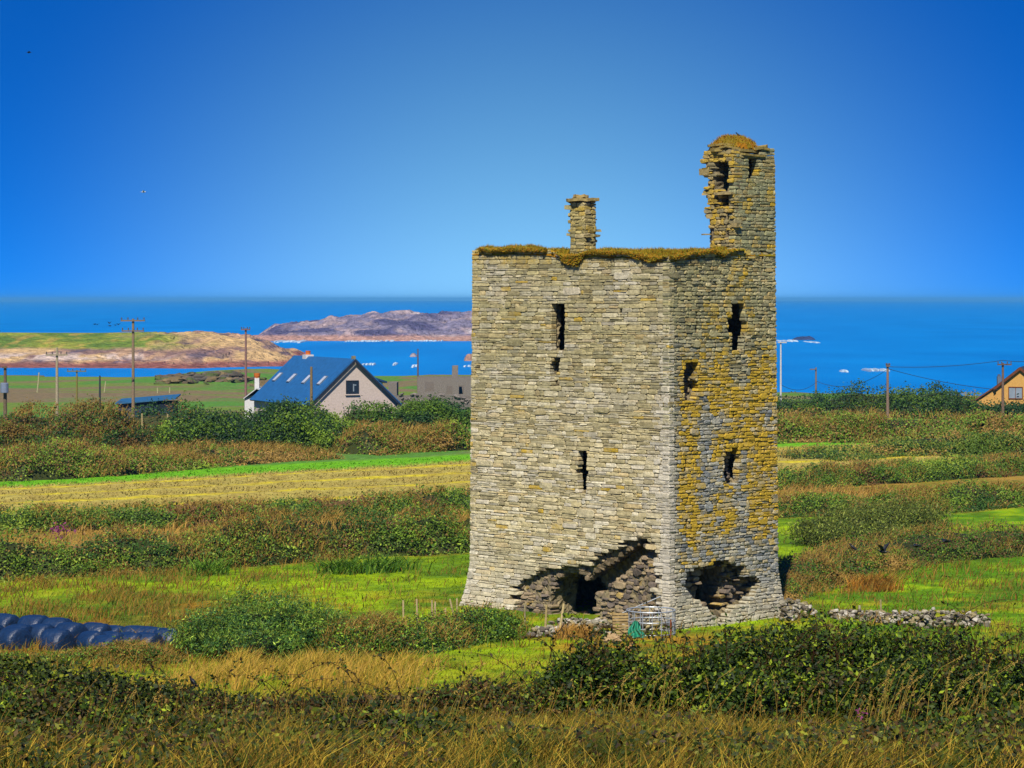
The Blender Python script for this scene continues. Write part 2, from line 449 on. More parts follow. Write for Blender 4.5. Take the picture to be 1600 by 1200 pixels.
def skerry(name, x0, x1, Y, hgt, col, seed, label):
    u = np.linspace(x0, x1, 46); w = np.linspace(-9, 9, 13)
    U, W = np.meshgrid(u, w); U, W = U.ravel(), W.ravel()
    X = (U - 800) * Y / F
    e = np.clip(1 - ((U - (x0 + x1) / 2) / ((x1 - x0) / 2)) ** 2, 0, 1) * np.clip(1 - (W / 9) ** 2, 0, 1)
    Z = SEA - .6 + (hgt + .6) * np.sqrt(e) * (.55 + .9 * fbm(X / 4, W / 4, 0, seed))
    i = np.arange(46 * 13).reshape(13, 46)
    q = np.stack([i[:-1, :-1], i[:-1, 1:], i[1:, 1:], i[1:, :-1]], -1).reshape(-1, 4)
    c = np.repeat(np.asarray(col)[None, :], len(U), 0) * (.7 + .6 * fbm(X / 3, W / 3, 0, seed + 1))[:, None]
    tag(link(name, np.stack([X, Y + W, Z], 1), [q], M_ROCK, None, c), label, 'rock', 'rocks awash in the sea')
skerry('skerry', 1238, 1274, 1330, 1.6, alb(60, 80, 125), 71, 'dark low skerry with white surf, beside the tower on the open sea')
skerry('skerry', 725, 742, 880, 1.9, alb(190, 150, 130), 72, 'small pinkish skerry just left of the tower edge, above the grey ruin')
skerry('skerry', 640, 652, 940, .9, alb(180, 170, 175), 73, 'pale wave-washed rock between the thin pole and the blue roofed house')

def foam(pts_w, seed):
    """surf: flat broken sheets lying on the water"""
    b = MB(); rr = np.random.default_rng(seed)
    for (x0, x1, y, thick) in pts_w:
        Y = F * (CZ - SEA) / (y - HOR)
        n = max(3, int((x1 - x0) / 3))
        for k in range(n):
            x = x0 + (x1 - x0) * (k + rr.uniform(-.3, 1.3)) / n
            X = (x - 800) * Y / F; L = (x1 - x0) / n * Y / F * rr.uniform(.5, 1.2); D = thick * Y * Y / (F * (CZ - SEA)) * rr.uniform(.3, .8)
            th = np.linspace(0, 2 * PI, 11)[:-1]; rad = rr.uniform(.6, 1.1, 10)
            yy = Y + rr.uniform(-.4, .4) * D
            hz = .25 + .35 * rr.random()
            top = np.stack([X + L * rad * np.cos(th) * .7, yy + D * rad * np.sin(th) * .7, np.full(10, SEA + hz)], 1)
            bot = np.stack([X + L * rad * np.cos(th), yy + D * rad * np.sin(th), np.full(10, SEA + .02)], 1)
            V = np.concatenate([bot, top, [top.mean(0)]])
            b.add(V, [(i, (i + 1) % 10, 10 + (i + 1) % 10, 10 + i) for i in range(10)], [(20, 10 + i, 10 + (i + 1) % 10) for i in range(10)], c=(.32, .42, .50))
    return b
tag(foam([(395, 405, 532, 2), (430, 478, 534, 2.6), (540, 598, 533.5, 1.2), (605, 618, 533, 1.6), (640, 690, 533, .8),
          (562, 586, 570, 1.6), (614, 622, 569, 2.6), (643, 654, 573, 1.6), (727, 738, 573, 1.2),
          (1215, 1243, 533, 1.8), (1262, 1276, 535, 1.6), (1350, 1386, 579, 2.6), (1312, 1325, 581, 2),
          (300, 330, 573, 1.4)], 81).link('surf', M_FOAM), 'white surf breaking on the shore rocks and skerries', 'surf', kind='stuff')

# ------------------------------------------------------------------ tower house
TC = np.array((6.125, 100.0, 0.0)); S2 = math.sqrt(.5)
DL = np.array((-S2, S2, 0)); DR = np.array((S2, S2, 0))
TA, TB, TW = 11.10, 6.66, 1.6
def Lp(x, y, depth=0.0):
    d = np.array(((x - 800) / F, 1, -(y - HOR) / F))
    s = (TC @ DR + depth) / (d @ DR); p = d * s
    return ((p - TC) @ DL, p[2] + CZ)
def Rp(x, y, depth=0.0):
    d = np.array(((x - 800) / F, 1, -(y - HOR) / F))
    s = (TC @ DL + depth) / (d @ DL); p = d * s
    return ((p - TC) @ DR, p[2] + CZ)
def polyL(pts, depth=0.): return np.array([Lp(x, y, depth) for x, y in pts])
def polyR(pts, depth=0.): return np.array([Rp(x, y, depth) for x, y in pts])
def inside(poly, u, v):
    u = np.asarray(u, float); v = np.asarray(v, float); r = np.zeros(u.shape, bool)
    n = len(poly)
    for i in range(n):
        x0, y0 = poly[i]; x1, y1 = poly[(i + 1) % n]
        if y0 == y1: continue
        c = ((y0 > v) != (y1 > v)) & (u < (x1 - x0) * (v - y0) / (y1 - y0) + x0)
        r ^= c
    return r
def rect(x0, y0, x1, y1, f, depth=0.): return f([(x0, y0), (x1, y0), (x1, y1), (x0, y1)], depth)

def local2world(L):
    """tower coordinates (a along the left face, b along the right face, z) with the battered foot"""
    L = np.array(L, float); a, b, z = L[:, 0], L[:, 1], L[:, 2]
    bt = .30 * np.clip(1 - z / 2.0, 0, 1.2) ** 1.6 + .006 * (14.8 - z) - .04
    def push(x, W):
        near = np.clip(1 - x / 1.2, 0, 1); farr = np.clip(1 - (W - x) / 1.2, 0, 1)
        return x - bt * near + bt * farr
    a2, b2 = push(a, TA), push(b, TB)
    return TC + a2[:, None] * DL + b2[:, None] * DR + np.stack([0 * z, 0 * z, z], 1)

FRAMES = {'left': ((0, 0, 0), (1, 0, 0), (0, -1, 0)), 'right': ((0, 0, 0), (0, 1, 0), (-1, 0, 0)),
          'far_a': ((TA, 0, 0), (0, 1, 0), (1, 0, 0)), 'far_b': ((0, TB, 0), (1, 0, 0), (0, 1, 0))}

def stones(mb, frame, u0, u1, v0, v1, mask, colf, hr=(.12, .25), lr=(.22, .8), prot=(.0, .05), depth=.3, seed=1, n_off=0., big=0., round_=.26, gap=.008, cuts=(), jit=.008, tl=.010):
    """coursed rubble: every stone a chamfered irregular block set in the wall plane"""
    rr = np.random.default_rng(seed)
    O, U, Nn = [np.array(q, float) for q in frame]
    O = O + Nn * n_off
    W = np.array((0, 0, 1.))
    R = []
    v = v0
    while v < v1:
        h = rr.uniform(*hr)
        if rr.random() < .12: h *= 1.35
        u = u0 - rr.uniform(0, .3)
        while u < u1:
            l = rr.uniform(*lr) * (1.5 if rr.random() < .08 else 1)
            ua, ub = max(u, u0), min(u + l, u1)
            if ub - ua > .07:
                if h > .17 and rr.random() < .22:
                    s = rr.uniform(.4, .6)
                    R.append((ua, ub, v, v + h * s)); R.append((ua, ub, v + h * s, v + h))
                else: R.append((ua, ub, v, v + h))
            u += l
        v += h
    for poly in cuts:                                   # dress the stones to the sides of an opening
        lo, hi = poly[:, 1].min(), poly[:, 1].max(); R2 = []
        for (ua, ub, va, vb) in R:
            vm = (va + vb) / 2
            if lo < vm < hi:
                xs = []
                for i in range(len(poly)):
                    (x0, y0), (x1, y1) = poly[i], poly[(i + 1) % len(poly)]
                    if (y0 > vm) != (y1 > vm): xs.append(x0 + (vm - y0) / (y1 - y0) * (x1 - x0))
                if len(xs) >= 2:
                    h0, h1 = min(xs), max(xs)
                    if ua < h1 and ub > h0:
                        if h0 - ua > .05: R2.append((ua, h0, va, vb))
                        if ub - h1 > .05: R2.append((h1, ub, va, vb))
                        continue
            R2.append((ua, ub, va, vb))
        R = R2
    R = np.array(R)
    uc, vc = (R[:, 0] + R[:, 1]) / 2, (R[:, 2] + R[:, 3]) / 2
    wav = .10 * (fbm(uc / 2.4, vc / 1.5, 0, seed + 5) - .5)        # courses wander a little
    R[:, 2] += wav; R[:, 3] += wav; vc = vc + wav
    k = mask(uc, vc); R = R[k]; uc, vc = uc[k], vc[k]
    n = len(R)
    if n == 0: return
    p = rr.uniform(prot[0], prot[1], n) + (rr.random(n) < big) * rr.uniform(.04, .16, n)
    p = p + .03 * (fbm(uc / 1.5, vc / 1.5, 0, seed + 7) - .5)
    if n > 300:
        bigs = rr.random(n) < .035
        for poly in cuts: bigs &= ~((uc > poly[:, 0].min() - .9) & (uc < poly[:, 0].max() + .9) & (vc > poly[:, 1].min() - .5) & (vc < poly[:, 1].max() + .3))
        R[bigs, 3] += rr.uniform(.06, .16, bigs.sum()); R[bigs, 1] += rr.uniform(0, .2, bigs.sum()); p = p + bigs * rr.uniform(.012, .028, n)
        R[:, 1] = np.where(bigs & (R[:, 1] > u1), u1, R[:, 1])
    g = gap * rr.uniform(.5, 1.8, n)
    u_0, u_1, v_0, v_1 = R[:, 0] + g, R[:, 1] - g, R[:, 2] + g * .8, R[:, 3] - g * .8
    hh, ww = v_1 - v_0, u_1 - u_0
    cr = np.minimum(hh * round_, ww * .3)
    ring = np.stack([np.stack([u_0 + cr, v_0], 1), np.stack([u_1 - cr, v_0], 1), np.stack([u_1, v_0 + cr * .8], 1), np.stack([u_1, v_1 - cr * .8], 1),
                     np.stack([u_1 - cr, v_1], 1), np.stack([u_0 + cr, v_1], 1), np.stack([u_0, v_1 - cr * .8], 1), np.stack([u_0, v_0 + cr * .8], 1)], 1)   # n,8,2
    ring = ring + rr.normal(0, jit, ring.shape)
    cen = np.stack([uc, vc], 1)[:, None, :]
    ins = np.minimum(.02, hh * .14)[:, None, None]
    dirv = cen - ring; dl = np.linalg.norm(dirv, axis=2, keepdims=True) + 1e-6
    ring2 = ring + dirv / dl * ins * 1.3
    tilt = rr.normal(0, tl, (n, 1)) * ((ring2[:, :, 0] - cen[:, :, 0]) / (ww[:, None] + .01)) + rr.normal(0, tl * 1.3, (n, 1)) * ((ring2[:, :, 1] - cen[:, :, 1]) / (hh[:, None] + .01))
    n0 = np.repeat(-depth, 8)[None, :].repeat(n, 0)
    n1 = (p - .022)[:, None] + rr.normal(0, .006, (n, 8))
    n2 = p[:, None] + tilt + rr.normal(0, .006, (n, 8))
    def to3(uv, nn): return O + uv[..., 0:1] * U + uv[..., 1:2] * W + nn[..., None] * Nn
    A, B, C = to3(ring, n0), to3(ring, n1), to3(ring2, n2)
    D = to3(cen, (p + rr.uniform(0, .015, n))[:, None])
    V = np.concatenate([A, B, C, D], 1)            # n,25,3
    base = (np.arange(n) * 25)[:, None]
    i = np.arange(8); j = (i + 1) % 8
    q = np.concatenate([np.stack([i, j, 8 + j, 8 + i], 1), np.stack([8 + i, 8 + j, 16 + j, 16 + i], 1)])
    t = np.stack([16 + i, 16 + j, np.full(8, 24)], 1)
    qf = (base[:, :, None] + q[None]).reshape(-1, 4); tf = (base[:, :, None] + t[None]).reshape(-1, 3)
    c = colf(uc, vc, rr)                            # n,4
    mb.add(local2world(V.reshape(-1, 3)), qf, tf, np.repeat(c, 25, 0))

def voxwall(mb, frame, us, vs, ns, fill, colf):
    """wall core with openings: faces only where solid meets void; ns = depths behind the face"""
    O, U, Nn = [np.array(q, float) for q in frame]
    nu, nv, nn = len(us), len(vs), len(ns)
    rr = np.random.default_rng(5)
    uu, vv, dd = np.meshgrid(us, vs, ns, indexing='ij')
    jit = rr.normal(0, .018, uu.shape + (2,))
    jit[0] = 0; jit[-1] = 0
    uu = uu + jit[..., 0]; vv = vv + jit[..., 1]
    pos = O + uu[..., None] * U + vv[..., None] * np.array((0, 0, 1.)) - dd[..., None] * Nn
    V = pos.reshape(-1, 3)
    idx = np.arange(nu * nv * nn).reshape(nu, nv, nn)
    f = np.zeros((nu + 1, nv + 1, nn + 1), bool); f[1:-1, 1:-1, 1:-1] = fill
    Q = []
    for ax in range(3):
        a = np.moveaxis(f, ax, 0); d = a[1:] != a[:-1]
        w = np.argwhere(d)
        o = [1, 2] if ax == 0 else ([0, 2] if ax == 1 else [0, 1])
        for k, x, y in w:
            c = [0, 0, 0]; c[ax] = k; c[o[0]] = x - 1; c[o[1]] = y - 1
            q = []
            for s, t in ((0, 0), (1, 0), (1, 1), (0, 1)):
                e = list(c); e[o[0]] += s; e[o[1]] += t; q.append(idx[tuple(e)])
            Q.append(q)
    used = np.unique(np.array(Q)); mp = np.full(len(V), -1); mp[used] = np.arange(len(used))
    Vu = V[used]
    c = colf(uu.ravel()[used], vv.ravel()[used], rr)
    mb.add(local2world(Vu), mp[np.array(Q)], (), c)

def pick(rr, n, pal, w):
    pal = np.array(pal); k = rr.choice(len(pal), n, p=np.array(w) / np.sum(w))
    return pal[k] * rr.uniform(.88, 1.12, (n, 1))
PAL_L = [alb(205, 194, 156), alb(190, 178, 136), alb(176, 166, 128), alb(216, 208, 180), alb(198, 180, 134), alb(162, 152, 118), alb(200, 192, 170)]
PAL_R = [alb(176, 174, 160, 1.7), alb(152, 155, 152, 1.7), alb(190, 184, 160, 1.7), alb(130, 134, 136, 1.7), alb(176, 164, 130, 1.7), alb(150, 150, 140, 1.7)]
PAL_O = [alb(168, 160, 112), alb(150, 146, 104), alb(185, 174, 128), alb(128, 124, 92), alb(172, 152, 96)]
def col_left(u, v, rr):
    n = len(u)
    c = pick(rr, n, PAL_L, [3, 4, 2, 1.5, 1.5, 1, 1])
    o = pick(rr, n, PAL_O, [3, 3, 2, 2, 1])
    k = sstep(6.5, 12, v + 4 * (fbm(u / 3, v / 3, 0, 91) - .5))
    c = mixc(c, o, k * .55) * np.array((1.30, 1.29, 1.29))
    c = c * (1 - .26 * sstep(.5, .72, fbm(u / .45, v / 5, 0, 88)) * sstep(3, 9, v))[:, None]
    pale = sstep(1.0, .35, u + .8 * (fbm(u, v, 0, 92) - .5)) * sstep(14, 8, v) * .75
    pale = np.maximum(pale, sstep(3.5, 1.0, v) * .35)
    pale = np.maximum(pale, sstep(.5, .75, fbm(u / 1.1, v / 1.1, 0, 93)) * .42 * rr.uniform(.2, 1.4, n))
    pale = np.maximum(pale, sstep(9.8, 10.9, u) * sstep(4.5, 1, v) * .6)
    c = mixc(c, alb(226, 220, 205), pale)
    l = .12 * sstep(.55, .75, fbm(u / 1.6, v / 1.6, 0, 94)) + (rr.random(n) < .02) * .5
    l = l + .35 * sstep(13.6, 14.6, v)
    return np.concatenate([c, l[:, None]], 1)
def col_right(u, v, rr):
    n = len(u)
    c = pick(rr, n, PAL_R, [3, 3, 2, 1.5, 1.5, 1])
    o = pick(rr, n, PAL_O, [3, 3, 2, 2, 1])
    k = sstep(8.8, 11.8, v + 2.5 * (fbm(u / 2, v / 2, 0, 95) - .5))
    c = mixc(c, o * 1.25, np.maximum(k * .85, sstep(.75, .2, u) * .7))
    c = mixc(c, alb(214, 208, 196), sstep(.6, .15, u) * sstep(9, 6, v) * .8)
    c = mixc(c, alb(196, 188, 160, 1.7), sstep(2.0, .6, v) * .6)
    f = fbm(u / 1.5, v / 2.0, 0, 96)
    l = .72 * sstep(.26, .47, f) * sstep(2.8, 4.0, v + 2 * (f - .5)) * sstep(12.4, 9.8, v)
    l = np.maximum(l, .75 * sstep(1.6, 1.0, np.abs(u - 1.0) * 1.5) * sstep(.32, .5, fbm(u / .9, v / 1.5, 0, 97)) * sstep(2.6, 3.4, v) * sstep(11.2, 9.8, v))
    l = np.maximum(l, .7 * sstep(5.6, 6.3, u) * sstep(3.0, 4, v) * sstep(11.5, 9.0, v) * sstep(.3, .5, fbm(u, v, 0, 98)))
    l = np.maximum(l, .42 * sstep(.40, .6, f) * sstep(9.5, 11.5, v))
    l = np.maximum(l, .5 * sstep(.5, .6, f) * sstep(1.5, 2.5, v) * sstep(4, 3, v))
    l = l + rr.uniform(-.32, .2, n)
    l = l * sstep(.2, .9, u)
    return np.concatenate([c, np.clip(l, 0, .8)[:, None]], 1)
def col_core(u, v, rr):
    n = len(u); c = pick(rr, n, [alb(150, 138, 106), alb(122, 112, 90), alb(168, 152, 118)], [2, 2, 1])
    return np.concatenate([c, np.zeros((n, 1))], 1)
def col_inner(u, v, rr):
    n = len(u); c = pick(rr, n, [alb(160, 142, 116), alb(132, 120, 108), alb(182, 162, 128), alb(112, 102, 92)], [3, 3, 2, 2])
    return np.concatenate([c, ((rr.random(n) < .08) * .4)[:, None]], 1)
def col_turret(u, v, rr):
    n = len(u); c = pick(rr, n, [alb(168, 168, 126), alb(148, 150, 118), alb(186, 180, 136), alb(172, 158, 108)], [3, 3, 2, 2])
    l = .5 * sstep(.5, .68, fbm(u / .7, v / 1.2, 0, 99)) + (rr.random(n) < .08) * .4
    return np.concatenate([c, l[:, None]], 1)
def col_turret_in(u, v, rr):
    n = len(u); c = pick(rr, n, [alb(176, 160, 112), alb(150, 140, 104), alb(196, 172, 110)], [3, 3, 2])
    l = (rr.random(n) < .45) * .55
    return np.concatenate([c, l[:, None]], 1)

tower = empty('tower_house', tuple(TC), 'roofless stone tower house ruin with orange lichen, standing in the fields', 'ruined tower')

# wall heads (v of the broken top along each face)
def top_left(u):
    return 14.72 + .25 * sstep(1, 9, u) + .12 * (fbm(u / .8, 0 * u, 0, 101) - .5) - .25 * np.exp(-((u - 5.4) / .8) ** 2) - .2 * np.exp(-((u - .5) / 1.2) ** 2)
def top_right(u):
    base = 14.55 + .35 * sstep(0, 3.5, u) + .12 * (fbm(u / .7, 0 * u, 0, 102) - .5) - .2 * np.exp(-((u - 3.2) / .5) ** 2)
    return np.where(u > 3.98, 19.05, base)

# openings of the left face: (polygon, deepest layer index carved)
HL = [(rect(861, 475, 881, 548, polyL), 9), (rect(904, 703, 916, 768, polyL), 9),
      (polyL([(899, 735), (904, 728), (919, 736), (918, 742), (905, 744)]), 2),
      (polyL([(862, 563), (874, 560), (872, 580), (864, 590), (873, 596), (870, 606), (862, 606), (858, 580)]), 2),
      (rect(967.5, 482, 970.5, 496, polyL), 3)]
BRK = polyL([(806, 912), (830, 903), (856, 889), (884, 886), (914, 883), (933, 870), (950, 864), (966, 853), (983, 843), (1014, 842), (1016, 858), (1024, 866), (1022, 888), (1027, 905), (1021, 925), (1030, 950), (1030, 1010), (806, 1010)])
BRK2 = polyL([(835, 925), (880, 890), (935, 878), (985, 846), (1010, 840), (1016, 880), (1020, 1010), (835, 1010)], .0)
DOORP = polyL([(868, 1010), (866, 930), (871, 905), (884, 896), (903, 895), (920, 902), (931, 920), (936, 945), (944, 962), (946, 1010)], .3)
def carve(us, vs, nl, holes):
    uc = (us[:-1] + us[1:]) / 2; vc = (vs[:-1] + vs[1:]) / 2
    U, V = np.meshgrid(uc, vc, indexing='ij')
    f = np.ones((len(uc), len(vc), nl), bool)
    for poly, deep in holes:
        k = inside(poly, U, V)
        for j in range(min(deep, nl)): f[:, :, j] &= ~k
    return f, U, V
NS = np.array([.07, .3, .55, .95, 1.6])
def dark_wood(): return alb(70, 58, 45)

# ---- core of the four walls: one body of small cells, carved by the openings
DEEP = {2: .55, 3: .95, 4: 1.2, 9: 2.0}
HR = [(polyR([(1145, 475), (1164, 475), (1164, 498), (1168, 506), (1166, 522), (1162, 528), (1161, 547), (1145, 548), (1145, 521), (1139, 519), (1138, 500), (1145, 499)]), 9),
      (polyR([(1072, 566), (1092, 564), (1090, 580), (1086, 592), (1092, 602), (1086, 624), (1071, 626)]), 2),
      (polyR([(1069, 575), (1076, 575), (1076, 612), (1069, 612)]), 4),
      (polyR([(1134, 708), (1151, 700), (1156, 718), (1153, 735), (1154, 752), (1142, 760), (1135, 754)]), 2),
      (polyR([(1132, 710), (1147, 710), (1147, 754), (1132, 750)]), 9),
      (rect(1088, 487, 1090.4, 518, polyR), 3), (rect(1070.5, 716, 1072.4, 737, polyR), 3), (rect(1191, 720, 1192.8, 742, polyR), 3),
      (rect(1071.5, 812, 1073.8, 846, polyR), 3), (rect(1192, 391, 1193.8, 421, polyR), 3), (rect(1145, 648, 1148, 654, polyR), 2),
      (polyR([(1172, 247), (1184, 246), (1186, 268), (1181, 281), (1172, 281)]), 3)]
BRKR = polyR([(1067, 912), (1072, 897), (1090, 886), (1112, 882), (1118, 876), (1136, 877), (1142, 882), (1162, 884), (1164, 900), (1180, 902), (1186, 912), (1178, 925), (1168, 935), (1150, 945), (1136, 950), (1126, 968), (1112, 970), (1104, 955), (1090, 944), (1076, 930)])
DEEPR = polyR([(1095, 890), (1130, 885), (1132, 905), (1128, 930), (1126, 962), (1112, 968), (1098, 940), (1094, 915)], .3)
SHAFT = polyL([(895, 930), (935, 893), (1003, 846), (1012, 842), (1014, 862), (945, 925)], .3)
def core():
    al = np.concatenate([[.035], np.arange(.155, TA - .12, .12), [TA - .035]]); bl = np.concatenate([[.035], np.arange(.155, TB - .12, .12), [TB - .035]]); zl = np.arange(-.6, 19.0, .12)
    ac, bc, zc_ = [(q[1:] + q[:-1]) / 2 for q in (al, bl, zl)]
    A, B, Z = np.meshgrid(ac, bc, zc_, indexing='ij')
    solid = (B < TW) | (A < TW) | (B > TB - TW) | (A > TA - TW)
    for z0, z1 in ((5.3, 5.7), (9.5, 9.9), (14.1, 20), (-1, 0)): solid |= (Z > z0) & (Z < z1)
    top = np.where(B < A, top_left(A), np.minimum(top_right(np.minimum(B, 3.9)), 15.1)) - .06
    solid &= Z < top
    solid |= (A < .45) & (B > 4.12) & (Z < 18.75) & (Z > 14)
    def grown(poly, U, V, g=.07):
        m = inside(poly, U, V)
        for du, dv in ((g, 0), (-g, 0), (0, g), (0, -g)): m |= inside(poly, U + du, V + dv)
        return m
    UA, ZA = np.meshgrid(ac, zc_, indexing='ij'); UB, ZB = np.meshgrid(bc, zc_, indexing='ij')
    for poly, d in [(p, DEEP[k]) for p, k in HL] + [(BRK, .30), (SHAFT, .95)]:
        solid &= ~(grown(poly, UA, ZA)[:, None, :] & (B < d))
    solid &= ~((inside(DOORP, UA, ZA) & (ZA < 2.3))[:, None, :] & (B < TW + .1) & (Z > .0))
    for poly, d in [(p, DEEP[k]) for p, k in HR] + [(BRKR, .62), (DEEPR, 2.0)]:
        solid &= ~(grown(poly, UB, ZB)[None, :, :] & (A < d))
    for k_, (poly, d) in enumerate(HL):
        if d == 9:
            for du in (.25, .5, .75, 1.0, 1.25): solid &= ~(inside(poly - np.array((du, 0)) * -1, UA, ZA)[:, None, :] & (B > (.62 if k_ == 0 else .25)) & (B < 2.0))
    for poly, d in HR:
        if d == 9:
            for du in (.25, .5, .75, 1.0, 1.25): solid &= ~(inside(poly + np.array((du, 0)), UB, ZB)[None, :, :] & (A > .25) & (A < 2.0))
    f = np.zeros(tuple(n + 2 for n in solid.shape), bool); f[1:-1, 1:-1, 1:-1] = solid
    sh = (len(al), len(bl), len(zl)); idx = np.arange(np.prod(sh)).reshape(sh); Q = []
    for ax in range(3):
        a = np.moveaxis(f, ax, 0); w = np.argwhere(a[1:] != a[:-1])
        o = [1, 2] if ax == 0 else ([0, 2] if ax == 1 else [0, 1])
        C = np.zeros((len(w), 3), int); C[:, ax] = w[:, 0]; C[:, o[0]] = w[:, 1] - 1; C[:, o[1]] = w[:, 2] - 1
        q = []
        for s_, t_ in ((0, 0), (1, 0), (1, 1), (0, 1)):
            E = C.copy(); E[:, o[0]] += s_; E[:, o[1]] += t_; q.append(idx[E[:, 0], E[:, 1], E[:, 2]])
        Q.append(np.stack(q, 1))
    Q = np.concatenate(Q); used, inv = np.unique(Q.ravel(), return_inverse=True)
    i, j, k = np.unravel_index(used, sh)
    V = np.stack([al[i], bl[j], zl[k]], 1)
    rr = np.random.default_rng(5)
    inner = (V[:, 0] > .1) & (V[:, 1] > .1)
    V += rr.normal(0, .03, V.shape) * inner[:, None]
    b = MB(); b.add(local2world(V), inv.reshape(-1, 4), (), col_core(V[:, 0], V[:, 2], rr))
    b.link('wall_core', M_STONE, tower)
core()
# ---- left (long) wall face
b = MB()
def mask_left(u, v):
    m = v < top_left(u) + .0
    for poly, _ in HL: m &= ~inside(poly, u, v)
    return m & ~inside(BRK, u, v)
CUTL = [p for p, _ in HL]
stones(b, FRAMES['left'], -.03, TA + .03, -.6, 15.4, mask_left, col_left, hr=(.07, .20), lr=(.14, .85), prot=(-.004, .02), seed=21, gap=.006, big=0., cuts=CUTL)
def mask_leftin(u, v):
    return inside(BRK, u, v) & ~(inside(DOORP, u, v) & (v < 2.3)) & ~inside(SHAFT, u, v)
stones(b, FRAMES['left'], 0, TA, -.4, 4.2, mask_leftin, col_inner, hr=(.1, .2), lr=(.15, .45), prot=(-.03, .14), seed=22, n_off=-.30, round_=.4, jit=.012, tl=.02)
b.link('wall', M_STONE, tower)
# ---- right (short) wall with the stair turret's outer face
b = MB()
def mask_right(u, v):
    m = v < top_right(u) + .0
    for poly, _ in HR: m &= ~inside(poly, u, v)
    return m & ~inside(BRKR, u, v)
CUTR = [p for p, _ in HR]
stones(b, FRAMES['right'], -.03, TB + .03, -.6, 14.9, mask_right, col_right, hr=(.085, .18), lr=(.16, .5), prot=(-.005, .04), seed=23, big=0., round_=.32, cuts=CUTR, jit=.01, tl=.014)
stones(b, FRAMES['right'], 0, TB, -.2, 3, lambda u, v: inside(BRKR, u, v) & ~inside(DEEPR, u, v), col_inner, hr=(.1, .2), lr=(.15, .45), prot=(-.12, .34), seed=24, n_off=-.62, round_=.4, jit=.012, tl=.02)
for poly, dp in (HR[1], HR[3]):
    stones(b, FRAMES['right'], 0, TB, poly[:, 1].min(), poly[:, 1].max(), lambda u, v: inside(poly, u, v) & ~inside(HR[2][0], u, v) & ~inside(HR[4][0], u, v), col_inner, hr=(.1, .18), lr=(.15, .35), prot=(-.08, .12), seed=25, n_off=-.5, round_=.4)
b.link('wall', M_STONE, tower)
for key, W, sd in (('far_a', TB, 26), ('far_b', TA, 27)):
    b = MB()
    stones(b, FRAMES[key], 0, W, -.4, 14.8, lambda u, v: v < 14.7, col_left, hr=(.18, .32), lr=(.35, 1.0), seed=sd)
    b.link('wall', M_STONE, tower)

# ---- slanting underside of the wall stair, bared in the breach
b = MB()
for i in range(13):
    t0 = i / 13; x = 937 + 66 * t0; y = 897 - 46 * t0
    u, v = Lp(x, y, .3)
    b.box(local2world([(u, .42, v + .17)])[0], (random.uniform(.26, .42), .44 + random.uniform(-.05, .08), random.uniform(.13, .2)), (DL, DR, (0, 0, 1)), (*(alb(142, 126, 98) * random.uniform(.6, 1.1)), 0), .04)
b.link('stair_slab', M_STONE, tower)

# ---- stair turret
b = MB()
TL = polyL  # face parallel to the left wall, at b = 4.0
OUT = polyL([(1152, 392), (1152, 228), (1128, 228), (1101, 233), (1099, 250), (1102, 262), (1096, 264), (1097, 274), (1107, 277), (1106, 290), (1101, 300), (1104, 312), (1108, 320), (1104, 328), (1106, 342), (1111, 352), (1113, 360), (1110, 368), (1110, 392)], 4.0)
TH = [polyL([(1117, 253), (1134, 252), (1140, 262), (1140, 284), (1147, 296), (1147, 301), (1120, 300), (1116, 282)], 4.0),
      polyL([(1126, 305), (1140, 305), (1139, 325), (1128, 322)], 4.0), polyL([(1136, 364), (1150, 361), (1150, 377), (1140, 376)], 4.0),
      polyL([(1137, 330), (1141, 330), (1141, 348), (1137, 348)], 4.0)]
fr = ((0, 4.0, 0), (1, 0, 0), (0, -1, 0))
us = np.linspace(0, 2.0, 20); vs = np.arange(14.5, 19.0, .12)
fill, U, V = carve(us, vs, 2, [(h, 2) for h in TH])
fill &= inside(OUT, U, V)[:, :, None]
voxwall(b, fr, us, vs, np.array([.06, .3, .55]), fill, col_core)
def mask_tu(u, v):
    m = inside(OUT, u, v)
    for h in TH: m &= ~inside(h, u, v)
    return m
stones(b, fr, -.02, 2.0, 14.5, 18.9, mask_tu, col_turret_in, hr=(.09, .18), lr=(.16, .45), prot=(-.01, .07), seed=31, depth=.5, big=.06, round_=.34, jit=.012)
stones(b, FRAMES['right'], 4.02, TB + .03, 14.9, 19.05, lambda u, v: (v < 18.75 + .35 * sstep(5.4, 6.0, u)) & ~inside(HR[-1][0], u, v), col_turret, hr=(.09, .17), lr=(.2, .6), prot=(0, .035), seed=32, cuts=[HR[-1][0]])
# rear shell of the turret
us = np.linspace(4.55, TB, 12); vs = np.arange(14.5, 18.9, .2)
voxwall(b, ((1.75, 0, 0), (0, 1, 0), (1, 0, 0)), us, vs, np.array([0, .35]), np.ones((11, len(vs) - 1, 1), bool), col_core)
us = np.linspace(.05, 1.72, 8)
voxwall(b, ((0, TB, 0), (1, 0, 0), (0, 1, 0)), us, vs, np.array([.03, .4]), np.ones((7, len(vs) - 1, 1), bool), col_core)
stones(b, ((0, TB, 0), (1, 0, 0), (0, 1, 0)), 0, 1.75, 14.4, 18.9, lambda u, v: v < 18.7, col_turret, hr=(.12, .2), lr=(.2, .6), seed=33)
stones(b, ((1.75, 0, 0), (0, 1, 0), (-1, 0, 0)), 4.6, TB - .3, 14.4, 18.6, lambda u, v: v < 18.6, col_turret, hr=(.12, .2), lr=(.2, .6), prot=(.35, .42), seed=35, depth=.1)
stones(b, ((1.75, 0, 0), (0, 1, 0), (1, 0, 0)), 4.6, TB, 14.4, 18.9, lambda u, v: v < 18.7, col_turret, hr=(.12, .2), lr=(.2, .6), seed=34)
